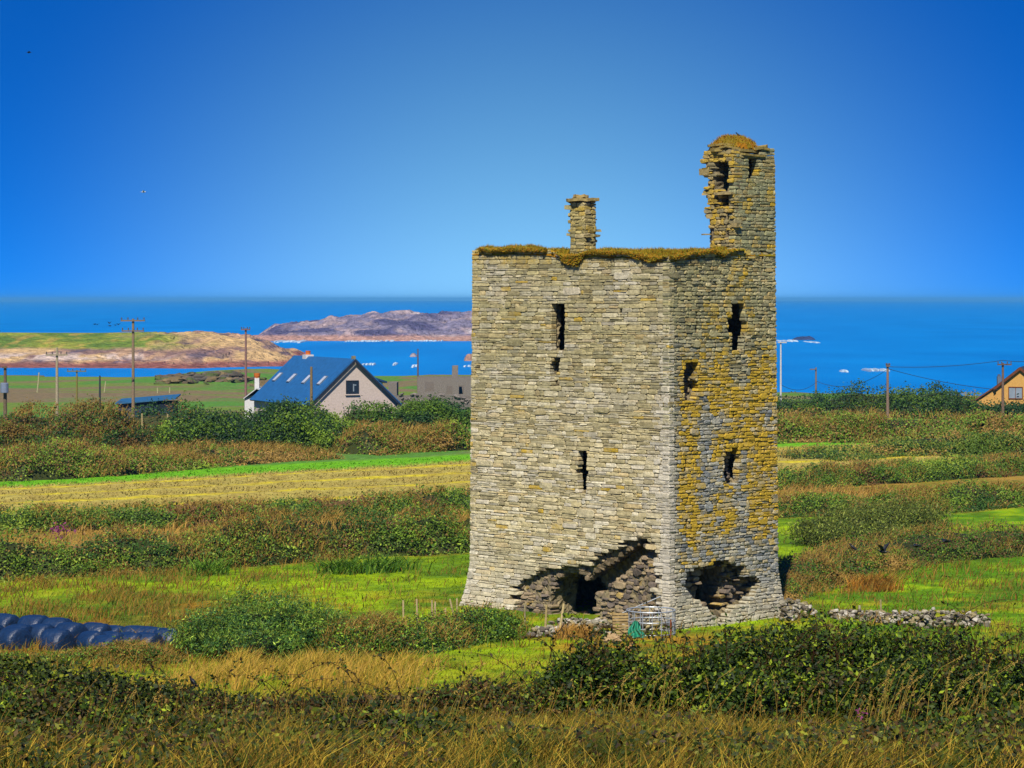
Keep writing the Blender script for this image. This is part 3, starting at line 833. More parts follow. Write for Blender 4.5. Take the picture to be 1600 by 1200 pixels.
# winder treads and odd stones that stick out of the broken edge
for (x, y, w, h, d) in ((1101, 268, .5, .28, .3), (1104, 303, .4, .1, .3), (1104, 366, .5, .05, .25), (1109, 338, .3, .2, .3), (1134, 302.5, .9, .08, .6), (1149, 352, .3, .16, .3)):
    u, v = Lp(x, y, 4.0)
    b.box(local2world([(u, 4.1, v)])[0], (w, d, h), (DL, DR, (0, 0, 1)), (*alb(178, 160, 110), .15), .02)
turret = b.link('stair_turret', M_STONE, tower)
b = MB(); rr = np.random.default_rng(3)
def slab(b, a, bb, z, ra, rb, th, c, seed):
    r2 = np.random.default_rng(seed); th_ = np.linspace(0, 2 * PI, 13)[:-1]; rad = r2.uniform(.85, 1.12, 12)
    sq = 1 / np.maximum(np.abs(np.cos(th_)), np.abs(np.sin(th_))) ** .6
    pts = np.stack([a + ra * rad * sq * np.cos(th_), bb + rb * rad * sq * np.sin(th_), np.full(12, z) + r2.normal(0, .025, 12)], 1)
    b.prism(local2world(pts), (0, 0, th), c_=c)
for i, (a, bb, z, ra, rb) in enumerate(((.85, 5.0, 18.62, .95, 1.05), (.75, 5.25, 18.74, .98, 1.3), (.9, 5.0, 18.86, 1.0, 1.15), (.72, 5.75, 18.98, .85, .85), (.9, 4.9, 18.98, .95, 1.0), (.6, 6.25, 19.1, .5, .45), (1.0, 4.8, 19.1, .75, .85))):
    slab(b, a, bb, z, ra * .93, rb * .93, rr.uniform(.07, .12), (*alb(165, 146, 84), .25), 200 + i)
b.link('cap_slab', M_STONE, turret)

# ---- chimney stack on the wall head
CA0, CB0 = 5.05, .5
b = MB()
ca1, cb1 = CA0 + .8, CB0 + .74
def colc(u, v, rr):
    n = len(u); c = pick(rr, n, [alb(196, 180, 120), alb(172, 160, 108), alb(206, 190, 140), alb(150, 146, 110)], [3, 3, 2, 2])
    return np.concatenate([c, ((rr.random(n) < .15) * .45)[:, None]], 1)
b.prism(local2world([(CA0 + .06, CB0 + .06, 14.2), (ca1 - .06, CB0 + .06, 14.2), (ca1 - .06, cb1 - .06, 14.2), (CA0 + .06, cb1 - .06, 14.2)]), (0, 0, 2.7), c_=(*alb(120, 110, 85), 0))
for fr, w, sd in ((((CA0, CB0, 0), (1, 0, 0), (0, -1, 0)), .8, 41), (((CA0, CB0, 0), (0, 1, 0), (-1, 0, 0)), .74, 42), (((ca1, CB0, 0), (0, 1, 0), (1, 0, 0)), .74, 43), (((CA0, cb1, 0), (1, 0, 0), (0, 1, 0)), .8, 44)):
    stones(b, fr, 0, w, 14.2, 16.95, lambda u, v: v < 16.9, colc, hr=(.1, .2), lr=(.25, .55), prot=(-.01, .03), seed=sd, depth=.3, big=.05)
for (da, db, z, w, h) in ((.85, .1, 16.66, .35, .18), (-.0, .72, 15.72, .3, .08), (.85, .2, 15.55, .35, .09), (.0, .7, 15.5, .22, .09)):
    b.box(local2world([(CA0 + da, CB0 + db, z)])[0], (w, .35, h), (DL, DR, (0, 0, 1)), (*alb(175, 165, 115), .1), .02)
chim = b.link('chimney', M_STONE, tower)
b = MB()
slab(b, CA0 + .43, CB0 + .36, 16.9, .66, .6, .12, (*alb(176, 156, 100), .1), 301)
slab(b, CA0 + .5, CB0 + .4, 17.04, .3, .3, .12, (*alb(190, 166, 105), .2), 302)
slab(b, CA0 + .75, CB0 + .4, 17.02, .22, .2, .08, (*alb(160, 146, 95), .1), 303)
b.link('cap_slab', M_STONE, chim)

# ---- turf on the wall head: lumpy sod and dry grass blades
def turf():
    b = MB()
    n_a, n_b = 150, 70
    aa = np.linspace(-.04, TA + .02, n_a); bb = np.linspace(-.04, TB + .02, n_b)
    A, B = np.meshgrid(aa, bb, indexing='ij')
    lump = fbm(A / .8, B / .8, 0, 111, 3)
    edge = np.minimum(np.minimum(A + .04, B + .04), np.minimum(TA + .02 - A, TB + .02 - B))
    tl = top_left(A); tr = np.minimum(top_right(np.minimum(B, 3.9)), 15.1)
    wl = np.exp(-B / 1.2); wr = np.exp(-A / 1.2)
    ztop = (tl * wl + tr * wr + 14.85 * .15) / (wl + wr + .15)
    Z = ztop - .03 + (.02 + .30 * np.clip(lump - .25, 0, 1)) * sstep(0, .35, edge) - .16 * sstep(.09, .0, edge)
    i = np.arange(n_a * n_b).reshape(n_a, n_b)
    q = np.stack([i[:-1, :-1], i[1:, :-1], i[1:, 1:], i[:-1, 1:]], -1).reshape(-1, 4)
    L = np.stack([A.ravel(), B.ravel(), Z.ravel()], 1)
    nn = fbm(A.ravel() / 1.1, B.ravel() / 1.1, 0, 113)
    c = mixc(np.ones((len(L), 1)) * alb(178, 160, 36), alb(198, 140, 26), sstep(.42, .6, nn)); c = mixc(c, alb(105, 112, 20), sstep(.58, .7, fbm(A.ravel() / .5, B.ravel() / .5, 0, 114)))
    b.add(local2world(L), q, (), c)
    # sod slipping over the edge: a hanging apron at the two dips
    def blades(n, a0, a1, b0, b1, hang=False):
        rr = np.random.default_rng(n)
        a = rr.uniform(a0, a1, n); bq = rr.uniform(b0, b1, n)
        ia = np.clip(((a + .04) / (TA + .06) * (n_a - 1)).astype(int), 0, n_a - 1); ib = np.clip(((bq + .04) / (TB + .06) * (n_b - 1)).astype(int), 0, n_b - 1)
        z = Z[ia, ib]
        base = local2world(np.stack([a, bq, z], 1))
        ln = rr.uniform(.06, .2, n)
        d = np.stack([rr.normal(0, .5, n), rr.normal(0, .5, n), rr.uniform(.3, 1, n)], 1)
        tip = base + d / np.linalg.norm(d, axis=1, keepdims=True) * ln[:, None]
        th = rr.uniform(0, PI, n); w = np.stack([np.cos(th), np.sin(th), 0 * th], 1) * .018
        V = np.stack([base - w, base + w, tip], 1).reshape(-1, 3)
        t = np.arange(3 * n).reshape(n, 3)
        cc = np.array([alb(215, 185, 50), alb(185, 170, 42), alb(205, 150, 36), alb(145, 150, 36)])[rr.integers(0, 4, n)] * rr.uniform(.7, 1.2, (n, 1))
        b.add(V, (), t, np.repeat(cc, 3, 0))
    blades(9000, 0, TA, 0, 1.0); blades(5000, 0, 1.0, 0, 4.0); blades(5000, .5, TA, .8, TB)
    b.link('wall_head_turf', M_GRASS, tower)
    # aprons
    for (uc, wid, drop, face) in ((8.6, 3.5, .10, 'left'), (3.4, 2.6, .09, 'left'), (5.2, .75, .46, 'left'), (1.3, 1.3, .18, 'left'), (.5, .8, .12, 'right'), (2.6, 1.6, .12, 'right')):
        b2 = MB(); rr = np.random.default_rng(int(uc * 100))
        n = int(1500 * max(1, wid))
        u = uc + np.clip(rr.normal(0, wid / 2.4, n), -1.9, 1.9 * 1.0); u = np.where((u < .02) | (u > TA), uc, u); f = rr.random(n) ** 1.5
        tp = (top_left(u) if face == 'left' else top_right(np.minimum(u, 3.9)))
        lim = drop * np.exp(-((u - uc) / wid) ** 2 * 1.6) * (.25 + 1.4 * fbm(u / .22, u * 0, 0, 7))
        v = tp + .05 - f * lim
        out = .05 + .08 * rr.random(n)
        L = np.stack([u, -out, v], 1) if face == 'left' else np.stack([-out, u, v], 1)
        base = local2world(L)
        cc = np.array([alb(205, 165, 40), alb(170, 150, 34), alb(205, 140, 30), alb(140, 140, 34)])[rr.integers(0, 4, n)] * rr.uniform(.7, 1.2, (n, 1))
        leaves(b2, base, np.full(n, .17), cc, rr, up=.2, aspect=.35, face=.4)
        b2.link('hanging_turf', M_GRASS, tower)
    # dome of turf on the turret cap
    b3 = MB(); A, B = np.meshgrid(np.linspace(-.0, 1.8, 26), np.linspace(4.0, 6.3, 30), indexing='ij')
    r = ((A - .9) / .95) ** 2 + ((B - 5.05) / 1.15) ** 2
    Zd = 18.95 + .62 * np.clip(1 - r, 0, 1) ** .7 * (.8 + .4 * fbm(A / .4, B / .4, 0, 118)) - .1 * sstep(.8, 1, r)
    k = (r < 1.0)
    i = np.arange(A.size).reshape(A.shape)
    q = np.stack([i[:-1, :-1], i[1:, :-1], i[1:, 1:], i[:-1, 1:]], -1).reshape(-1, 4)
    kk = k.ravel()[q].all(1)
    nn = fbm(A.ravel() / .5, B.ravel() / .5, 0, 119)
    b3.add(local2world(np.stack([A.ravel(), B.ravel(), Zd.ravel()], 1)), q[kk], (), mixc(np.ones((A.size, 1)) * alb(160, 140, 30), alb(185, 125, 20), sstep(.4, .6, nn)))
    rr = np.random.default_rng(9); w = np.argwhere(k); s = w[rr.integers(0, len(w), 1500)]
    base = local2world(np.stack([A[s[:, 0], s[:, 1]] + rr.normal(0, .03, 1500), B[s[:, 0], s[:, 1]] + rr.normal(0, .03, 1500), Zd[s[:, 0], s[:, 1]]], 1))
    tip = base + np.stack([rr.normal(0, .05, 1500), rr.normal(0, .05, 1500), rr.uniform(.04, .13, 1500)], 1)
    V = np.stack([base - (.015, 0, 0), base + (.015, 0, 0), tip], 1).reshape(-1, 3)
    b3.add(V, (), np.arange(4500).reshape(-1, 3), np.repeat(np.array([alb(190, 165, 40), alb(170, 120, 20)])[rr.integers(0, 2, 1500)], 3, 0))
    b3.link('turf', M_GRASS, turret)

# ------------------------------------------------------------------ vegetation
def choose(noise, pal, rr, sig=.34):
    """patchy pick from a palette ordered along the noise, with scatter"""
    n = len(noise); pal = np.array([p for p in pal])
    x = np.clip((noise - .28) / .44 + rr.normal(0, .18 if sig > .3 else .11, n), 0, .999)
    return pal[(x * len(pal)).astype(int)] * np.clip(rr.lognormal(0, sig, (n, 1)), .4, 2.0)

def leaves(b, pos, size, col, rr, up=.35, aspect=.55, drift=(0, 0, 0), face=.62):
    n = len(pos)
    nr = rr.normal(0, face, (n, 3)) + np.array((-.08, -.5, .62)) * (1.15 - .5 * min(up, 1))
    nr /= np.linalg.norm(nr, axis=1, keepdims=True)
    d = rr.normal(0, 1, (n, 3)); d[:, 2] = d[:, 2] * .8 + up; d += np.array(drift)
    d -= nr * (d * nr).sum(1, keepdims=True)
    d /= np.linalg.norm(d, axis=1, keepdims=True)
    w = np.cross(d, nr)
    L = (size * rr.uniform(.6, 1.4, n))[:, None]
    V = np.stack([pos - d * L * .5, pos + w * L * aspect * .5 - d * L * .05, pos + d * L * .5, pos - w * L * aspect * .5 - d * L * .05], 1).reshape(-1, 3)
    b.add(V, np.arange(4 * n).reshape(n, 4), (), np.repeat(col, 4, 0))

turf()

def blades(b, pos, h, col, rr, width=.02, lean=.35, wind=(.15, 0)):
    n = len(pos)
    d = np.stack([rr.normal(wind[0], lean, n), rr.normal(wind[1], lean, n), np.ones(n)], 1)
    mid = pos + d * (h * .5)[:, None]
    tip = pos + (d * np.array((1.9, 1.9, .92))) * h[:, None]
    th = rr.uniform(-.7, .7, n); w = np.stack([np.cos(th), np.sin(th), 0 * th], 1) * (width * rr.uniform(.7, 1.3, n))[:, None]
    V = np.stack([pos - w, pos + w, mid + w * .8, mid - w * .8, tip], 1).reshape(-1, 3)
    i = (np.arange(n) * 5)[:, None]
    b.add(V, i + np.array([[0, 1, 2, 3]]), i + np.array([[3, 2, 4]]), np.repeat(col, 5, 0))

def poly_s(path, ds=.4):
    path = np.array(path, float); seg = np.linalg.norm(np.diff(path, axis=0), axis=1); s = np.concatenate([[0], np.cumsum(seg)])
    t = np.linspace(0, s[-1], max(4, int(s[-1] / ds)))
    return np.stack([np.interp(t, s, path[:, i]) for i in range(path.shape[1])], 1), s

def hedge(name, label, path, heights, width, n, leaf, pal, seed, cat='hedge', group=None, grassy=0., gcol=None, setback=None, core=None, rough=1., blade_h=.5, up=.35):
    """bank of bramble, bracken and dry grass along a ground polyline (its front foot)"""
    rr = np.random.default_rng(seed)
    path = np.array(path, float); hs = np.array(heights, float)
    if hs.ndim == 0: hs = np.full(len(path), float(hs))
    C, sA = poly_s(path); m = len(C)
    T = np.gradient(C, axis=0); T /= np.linalg.norm(T, axis=1, keepdims=True)
    Nn = np.stack([-T[:, 1], T[:, 0]], 1)
    Nn[Nn[:, 1] < 0] *= -1                                   # away from the viewer
    S = np.linspace(0, sA[-1], m); H = np.interp(S, sA, hs)
    def hfun(s, q):
        h = np.interp(s, S, H)
        q = q - width * .16 * (fbm(s / 2.6, 0 * s, 0, seed + 4) - .35) * 2
        prof = np.clip(1 - np.abs(2 * q / width - 1) ** 2.0, 0, 1) ** .75
        ends = sstep(0, 1.2, s) * sstep(0, 1.2, sA[-1] - s)
        fs = 1.0 if leaf < .15 else 1.5
        lum = .30 + .52 * (1 - rough) + 1.04 * fbm(s / (1.9 * fs), q / (1.5 * fs), 0, seed, 3) * rough + .5 * (fbm(s / 6, q * 0, 0, seed + 3) - .4)
        return h * prof * np.maximum(lum, .12) * ends
    def at(s, q):
        x = np.interp(s, S, C[:, 0]) + q * np.interp(s, S, Nn[:, 0]); y = np.interp(s, S, C[:, 1]) + q * np.interp(s, S, Nn[:, 1])
        return x, y
    b = MB()
    ns = max(8, int(sA[-1] / .45)); nq = 11
    sg, qg = np.meshgrid(np.linspace(0, sA[-1], ns), np.linspace(0, width, nq), indexing='ij')
    x, y = at(sg.ravel(), qg.ravel()); z = gz(x, y) - .08 + hfun(sg.ravel(), qg.ravel()) * .78 * ((qg.ravel() > .01) & (qg.ravel() < width - .01)) - .25 * ((qg.ravel() < .01) | (qg.ravel() > width - .01))
    i = np.arange(ns * nq).reshape(ns, nq)
    q = np.stack([i[:-1, :-1], i[1:, :-1], i[1:, 1:], i[:-1, 1:]], -1).reshape(-1, 4)
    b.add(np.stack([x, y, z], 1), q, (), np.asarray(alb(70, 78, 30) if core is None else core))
    ng = int(n * grassy); nl = n - ng
    per = 10; nc = nl // per
    s = rr.uniform(0, sA[-1], nc); qq = width * np.where(rr.random(nc) < .4, rr.random(nc) * .3, rr.beta(1.0, 1.5, nc))
    hh = hfun(s, qq); x, y = at(s, qq)
    pz = gz(x, y) + hh * (1.04 - .3 * rr.random(nc) ** 1.5) + (rr.random(nc) < .06) * np.minimum(rr.exponential(leaf * 1.4, nc), leaf * 2.2) * (hh > leaf)
    tone = np.repeat(rr.uniform(.6, 1.4, nc), per)[:, None]
    s, qq, pz = [np.repeat(k_, per) for k_ in (s, qq, pz)]; nl = nc * per
    pos = np.stack([np.repeat(x, per), np.repeat(y, per), pz], 1) + rr.normal(0, leaf * 1.3, (nl, 3)) * np.array((1, 1, .7))
    nz = .55 * fbm(s / 2.2, pz / 1.1, qq / 2, seed + 9, 3) + .45 * fbm(s / 7, pz / 2, 0, seed + 19, 2); nz = .5 + (nz - .5) * 1.25
    farh = leaf > .1
    if farh: tone = 1 + (tone - 1) * .55
    leaves(b, pos, np.full(nl, leaf), choose(nz, pal, rr, .17 if farh else .34) * tone, rr, up=up, face=.5 if farh else .75)
    if ng:
        s = rr.uniform(0, sA[-1], ng); qq = width * rr.random(ng)
        k = fbm(s / 2.5, qq / 1.5, 0, seed + 13) > .5
        s, qq = s[k], qq[k]; x, y = at(s, qq)
        pz = gz(x, y) + hfun(s, qq) * .9
        gp = [alb(212, 172, 80), alb(185, 148, 66), alb(160, 130, 55)] if gcol is None else gcol
        blades(b, np.stack([x, y, pz], 1), rr.uniform(.5, 1.2, len(s)) * blade_h, np.array(gp)[rr.integers(0, len(gp), len(s))] * rr.uniform(.7, 1.2, (len(s), 1)), rr, width=max(.006, leaf * .10))
    o = b.link(name, M_LEAF)
    return tag(o, label, cat, group)

G1, G2, G3, G4 = alb(98, 132, 32), alb(130, 162, 44), alb(68, 106, 34), alb(158, 180, 58)
BR1, BR2, BR3 = alb(140, 114, 48), alb(178, 144, 72), alb(124, 90, 54)
DK = alb(44, 80, 38)
PAL_MIX = [BR1, BR2, G1, G2, G1, G3, G2, G1, G4, BR3]
PAL_GREEN = [G3, G1, G2, G1, G3, G4]
PAL_DARK = [DK, G3, alb(40, 66, 45), G1, DK]
PAL_FERN = [alb(95, 125, 36), alb(125, 145, 46), alb(66, 105, 36), alb(145, 152, 56), BR2]
PAL_BRN = [BR2, BR1, G1, alb(170, 135, 70), G2, G1, BR3, G2, G4]
def sub(L, f0, f1, n=8):
    C, s = poly_s(L, .3); k = np.linspace(f0, f1, n) * (len(C) - 1); return C[k.astype(int)]

HG = 'hedge banks between the fields'
hedge('bramble_hedge', 'long dark bramble hedge bank nearest behind the tower, between green field and tan strip', L_H1, [1.9, 2.0, 2.1, 2.0, 1.7, 1.25, 1.15, 1.3], 4.6, 105000, .13, PAL_MIX + [G3, G3], 301, group=HG, grassy=.24)
hedge('bramble_hedge', 'green scrub hedge bank running along the near edge of the mown hayfield', L_H2, [1.1, 1.2, 1.3, 1.15, 1.25, 1.35], 5.0, 92000, .15, [BR3, G1, G1, G3, G2, G3, G4, G2], 302, group=HG, grassy=.2)
hedge('bramble_hedge', 'tan and brown bank on the far edge of the hayfield, left of the thicket', line([(-60, 755), (60, 751), (150, 746), (230, 741), (310, 734), (420, 724), (540, 717)]), [2.4, 2.3, 2.2, 2.0, 1.3, .9, .6], 9, 34000, .18, PAL_BRN, 303, group=HG, grassy=.25, blade_h=.8)
hedge('bramble_hedge', 'dark olive scrub bank behind the tan bank at the left edge of the view', line([(-60, 716), (60, 714), (150, 714), (230, 712), (300, 712)]), [3.3, 3.4, 4.2, 4.8, 4.5], 10, 42000, .2, [BR1 * .8, BR3 * .8, DK, G3 * .8, G1 * .8, DK, BR3, G1, BR1], 304, group=HG, grassy=.1, blade_h=.8)
hedge('thicket', 'tall dark green thicket in front of the blue roofed house', line([(235, 712), (300, 711), (400, 710), (500, 708), (600, 704)]), [2.4, 3.9, 4.2, 4.3, 3.6], 9, 64000, .22, PAL_DARK + [G1, G2], 305, cat='thicket', rough=.45)
hedge('bramble_hedge', 'tan bracken bank beside the tower at the far end of the hayfield', line([(596, 712), (660, 707), (760, 702)]), [2.2, 2.5, 2.5], 6, 12000, .2, PAL_BRN, 306, group=HG, grassy=.2, blade_h=.8)
hedge('garden_hedge', 'dark clipped hedge below the grey stone ruin, left of the tower', line([(560, 674), (640, 672), (770, 668)]), [2.7, 2.6, 2.7], 5, 13000, .24, [DK, DK, G3, G1], 307, rough=.5)
hedge('bramble_hedge', 'brown and green bracken bank right of the tower, below the sea', line([(1150, 694), (1250, 692), (1400, 692), (1500, 696), (1660, 700)]), [2.4, 2.5, 2.6, 2.8, 2.9], 10, 46000, .21, PAL_BRN + [G1, G1, G3], 308, group=HG, grassy=.15, blade_h=.9)
hedge('bramble_hedge', 'ferny green bank across the end of the hayfield, right of the tower', line([(1330, 722), (1390, 716), (1460, 714), (1560, 716), (1660, 718)]), [.4, 1.0, 1.5, 1.7, 1.8], 8, 22000, .2, PAL_FERN, 309, group=HG, grassy=.05)
hedge('garden_hedge', 'dark green bushy hedge on the skyline right of the tower', line([(1150, 652), (1260, 651), (1360, 652), (1430, 654), (1490, 656)]), [2.2, 2.4, 3.2, 4.0, 2.6], 8, 18000, .26, [DK, DK, G3, alb(45, 75, 50), G1], 310, rough=.6)
hedge('garden_hedge', 'dark hedge in front of the yellow cottage at the right edge', line([(1500, 655), (1560, 655), (1680, 655)]), [1.9, 2.5, 3.2], 8, 9000, .26, [DK, G3, G3, alb(45, 75, 50)], 311)
hedge('bramble_hedge', 'tan grassy hump on the skyline between the poles and yellow cottage', line([(1400, 645), (1480, 644), (1560, 648)]), [2.0, 2.6, 1.4], 9, 9000, .26, [BR2, alb(150, 135, 60), G2], 312, group=HG, grassy=.1)
hedge('bramble_hedge', 'low brown bramble bank sloping down to the tower foot from the right', line([(1225, 948), (1290, 925), (1370, 900), (1460, 882), (1560, 872), (1680, 868)]), [1.2, 1.4, 1.4, 1.35, 1.35, 1.4], 4.6, 34000, .11, [BR1, G1, G3, BR3, G1, G3, G2, BR2], 313, group=HG, grassy=.15)
hedge('scrub', 'dull green scrub in front of the black bales at lower left', line([(-60, 1046), (60, 1044), (160, 1040), (290, 1036)]), [.65, .6, .65, .85], 2.6, 24000, .09, [G2, G1, BR1, G3, alb(100, 118, 45)], 314, cat='scrub', grassy=.2, blade_h=.3)
hedge('scrub', 'dark green bramble scrub between the willow and the tower doorway', line([(500, 1034), (590, 1030), (680, 1022), (760, 1006), (862, 992)]), [1.5, 1.5, 1.3, 1.15, .75], 3.6, 30000, .1, [G1, G3, G2, DK, G1, BR1, G2], 315, cat='scrub', grassy=.12, blade_h=.5)
hedge('bramble_hedge', 'long foreground bramble hedge across the lower left of the view', [(-9.5, 36.2), (-6, 36.0), (-3, 36.0), (0.0, 36.2), (1.2, 36.4)], [.95, .95, 1.0, .62, .42], 3.0, 52000, .078, [alb(54, 70, 16), alb(84, 100, 22), alb(42, 56, 12), alb(124, 130, 32), alb(80, 58, 24), alb(60, 78, 16), alb(96, 70, 26), alb(48, 64, 14)], 316, grassy=0, blade_h=.6, core=alb(14, 14, 8))  # near-black core paints the shadow in the gaps of the hedge

def bush(name, label, blobs, n, leaf, pal, seed, cat='bush', up=.4, aspect=.5, shell=(.62, 1.06), stems=8, shade_corec=None, drift=(0, 0, 0), lumps=.35, shoots=0, clus=1.7, face=.9):
    rr = np.random.default_rng(seed); blobs = np.array(blobs, float)
    base = blobs[:, :3].mean(0); base[2] = float(gz(base[0], base[1]))
    root = empty(name, tuple(base), label, cat)
    b = MB(); vol = (blobs[:, 3] * blobs[:, 4] * blobs[:, 5]) ** (2 / 3.); vol /= vol.sum()
    for k, (cx, cy, cz, rx, ry, rz) in enumerate(blobs):
        per = 16; mc = max(4, int(n * vol[k] / per)); m = mc
        d = rr.normal(0, 1, (m, 3)); d[:, 2] = np.abs(d[:, 2]) * np.where(rr.random(m) < .75, 1, -1); d[:, 1] -= .25
        d /= np.linalg.norm(d, axis=1, keepdims=True)
        lum = 1 + lumps * (fbm(d[:, 0] * 2.6 + k, d[:, 1] * 2.6, d[:, 2] * 2.6, seed + k, 3) - .5) * 2
        r = (shell[0] + (shell[1] - shell[0]) * rr.random(m) ** .6) * lum
        pos = np.array((cx, cy, cz)) + d * r[:, None] * np.array((rx, ry, rz))
        tone = np.repeat(rr.uniform(.5, 1.5, mc), per)[:, None]
        pos = np.repeat(pos, per, 0); m = len(pos); pos = pos + rr.normal(0, leaf * clus, (m, 3)) * np.array((1, 1, .8))
        g = gz(pos[:, 0], pos[:, 1]); pos[:, 2] = np.maximum(pos[:, 2], g + .02 + .1 * rr.random(m))
        nz = fbm(pos[:, 0] / .8, pos[:, 1] / .8, pos[:, 2] / .5, seed + 50, 3)
        leaves(b, pos, np.full(m, leaf), choose(nz, pal, rr) * tone, rr, up=up, aspect=aspect, drift=drift, face=face)
        if shoots:
            for _ in range(int(shoots * vol[k])):
                th = rr.uniform(0, 2 * PI); q = rr.random() ** .5 * .9
                p0 = np.array((cx + rx * q * math.cos(th), cy + ry * q * math.sin(th), cz + rz * math.sqrt(max(0, 1 - q * q)) * .92))
                L = rr.uniform(.15, .5) * min(1.5, rz); dd = np.array((rr.normal(0, .25), rr.normal(0, .25), 1.)); nl = int(10 + 8 * rr.random())
                t = rr.random(nl)[:, None]
                leaves(b, p0 + dd * L * t + rr.normal(0, leaf * .5, (nl, 3)), np.full(nl, leaf * .8), choose(np.full(nl, rr.random()), pal, rr), rr, up=.6, aspect=aspect)
    b.link('foliage', M_LEAF, root)
    c = MB()
    for k, (cx, cy, cz, rx, ry, rz) in enumerate(blobs):
        s = .60
        c.ell((cx, cy, cz - .05 * rz), (rx * s, ry * s, rz * s), 14, 9, .16, alb(26, 28, 14) if shade_corec is None else shade_corec)  # inner twig lumps, coloured near black as shade between the leaves
        for _ in range(max(1, stems // len(blobs))):
            x, y = cx + rr.normal(0, rx * .3), cy + rr.normal(-ry * .2, ry * .3)
            z0 = float(gz(x, y)) - .1
            c.tube([(x, y, z0), (x + rr.normal(0, .1), y, (z0 + cz) / 2), (cx + rr.normal(0, rx * .5), cy + rr.normal(0, ry * .5), cz + rz * .7)], [.035, .025, .01], 5, alb(110, 95, 75))
    c.link('branches_shade_core', M_WOOD, root)
    return root

def blob_px(x, ybase, ytop, w, Y, depth=None, sink=.35):
    """an ellipsoid standing at distance Y covering photo width w, reaching up to ytop"""
    X = (x - 800) * Y / F; zt = CZ - (ytop - HOR) * Y / F; g = float(gz(X, Y)); h = zt - g
    rx = w / 2 * Y / F
    return (X, Y, g + h * sink, rx, depth or rx * .8, h * (1 - sink))

PW = [alb(120, 158, 50), alb(88, 130, 46), alb(158, 182, 66), alb(58, 98, 42), alb(108, 148, 44), alb(74, 118, 56)]
bush('willow_bush', 'feathery grey green willow bush in the rough grass right of the black bales',
     [blob_px(345, 1040, 950, 130, 91), blob_px(410, 1040, 934, 150, 91.5), blob_px(465, 1035, 940, 130, 92), blob_px(310, 1030, 972, 80, 91), blob_px(520, 1035, 962, 110, 92), blob_px(390, 1045, 975, 170, 89.8)],
     30000, .14, PW, 401, aspect=.24, up=1.0, stems=12, drift=(.3, 0, 0), lumps=.75, shoots=170, shade_corec=alb(20, 26, 14), clus=1.5)
bush('willow_bush', 'rounded olive green willow bush standing in the field right of the tower',
     [blob_px(1290, 865, 815, 120, 135), blob_px(1345, 862, 796, 150, 137), blob_px(1400, 850, 788, 150, 139), blob_px(1435, 840, 800, 90, 140), blob_px(1340, 858, 820, 190, 134)],
     24000, .19, [alb(120, 135, 50), alb(95, 115, 42), alb(140, 150, 60), alb(70, 92, 38), alb(110, 120, 45)], 402, aspect=.25, up=.9, stems=10, drift=(.3, 0, 0), lumps=.7, shoots=170, shade_corec=alb(22, 26, 14), clus=1.5)
PB = [alb(52, 76, 14), alb(86, 110, 20), alb(40, 60, 12), alb(132, 150, 32), alb(48, 70, 14), alb(68, 94, 16), alb(76, 64, 20)]  # foreground leaf greens, darkened towards the vignetted bottom edge
bush('hawthorn_bush', 'dense dark leafy hawthorn in the foreground below the pallet and doorway',
     [blob_px(908, 1130, 1030, 130, 37.5), blob_px(960, 1130, 1024, 130, 38), blob_px(874, 1130, 1078, 80, 37), blob_px(1012, 1120, 1054, 110, 37.6)],
     19000, .084, PB, 403, stems=10, lumps=.45, shoots=110, shade_corec=alb(12, 13, 7))
bush('hawthorn_bush', 'broad dark leafy hawthorn filling the foreground at lower right',
     [blob_px(1085, 1125, 1026, 140, 38), blob_px(1165, 1128, 994, 170, 38.4), blob_px(1270, 1125, 984, 190, 39), blob_px(1385, 1120, 994, 180, 39), blob_px(1480, 1115, 1000, 170, 39), blob_px(1570, 1110, 1034, 160, 38.6), blob_px(1660, 1110, 1010, 170, 38.6), blob_px(1230, 1130, 1040, 260, 37.2), blob_px(1430, 1130, 1045, 280, 37.4)],
     56000, .084, PB, 404, stems=18, lumps=.45, shoots=240, shade_corec=alb(12, 13, 7))
bush('bramble_bush', 'low leafy bramble clump in the grass at the bottom edge, left of centre',
     [blob_px(590, 1215, 1126, 150, 29.8), blob_px(660, 1215, 1142, 130, 29.6), blob_px(520, 1215, 1146, 120, 29.5)], 9000, .075, PB, 405, stems=5)
bush('bramble_bush', 'dark low bramble clump at the bottom right corner of the view',
     [blob_px(1480, 1215, 1138, 170, 30.4), blob_px(1580, 1215, 1128, 170, 30.4), blob_px(1390, 1220, 1152, 130, 30)], 11000, .075, PB, 406, stems=5)
bush('bramble_bush', 'dark bramble clump at the bottom left corner of the view',
     [blob_px(60, 1215, 1098, 220, 31.4), blob_px(210, 1215, 1118, 200, 31.4), blob_px(-30, 1210, 1090, 200, 31.8), blob_px(330, 1215, 1142, 140, 31)], 16000, .075, PB, 407, stems=5)

def clump(name, label, x, y, n, h, w, pal, seed, cat, width=.03, group=None, lean=.2):
    rr = np.random.default_rng(seed); c = G(x, y)
    px = c[0] + rr.normal(0, w, n); py = c[1] + rr.normal(0, w * .6, n)
    b = MB()
    blades(b, np.stack([px, py, gz(px, py) - .03], 1), rr.uniform(.5, 1.1, n) * h, np.array(pal)[rr.integers(0, len(pal), n)] * rr.uniform(.7, 1.25, (n, 1)), rr, width, lean)
    tag(b.link(name, M_GRASS), label, cat, group)
IR = [alb(105, 150, 40), alb(80, 125, 35), alb(130, 165, 50)]
clump('iris_clump', 'spiky green iris clump in the rough grass at left, far from the tower', 327, 899, 160, .95, .42, IR, 501, 'plant', .035, 'iris clumps in the pasture', .35)
clump('iris_clump', 'left spiky green iris clump of the pair in the bright pasture', 532, 896, 220, .9, .45, IR, 502, 'plant', .035, 'iris clumps in the pasture', .35)
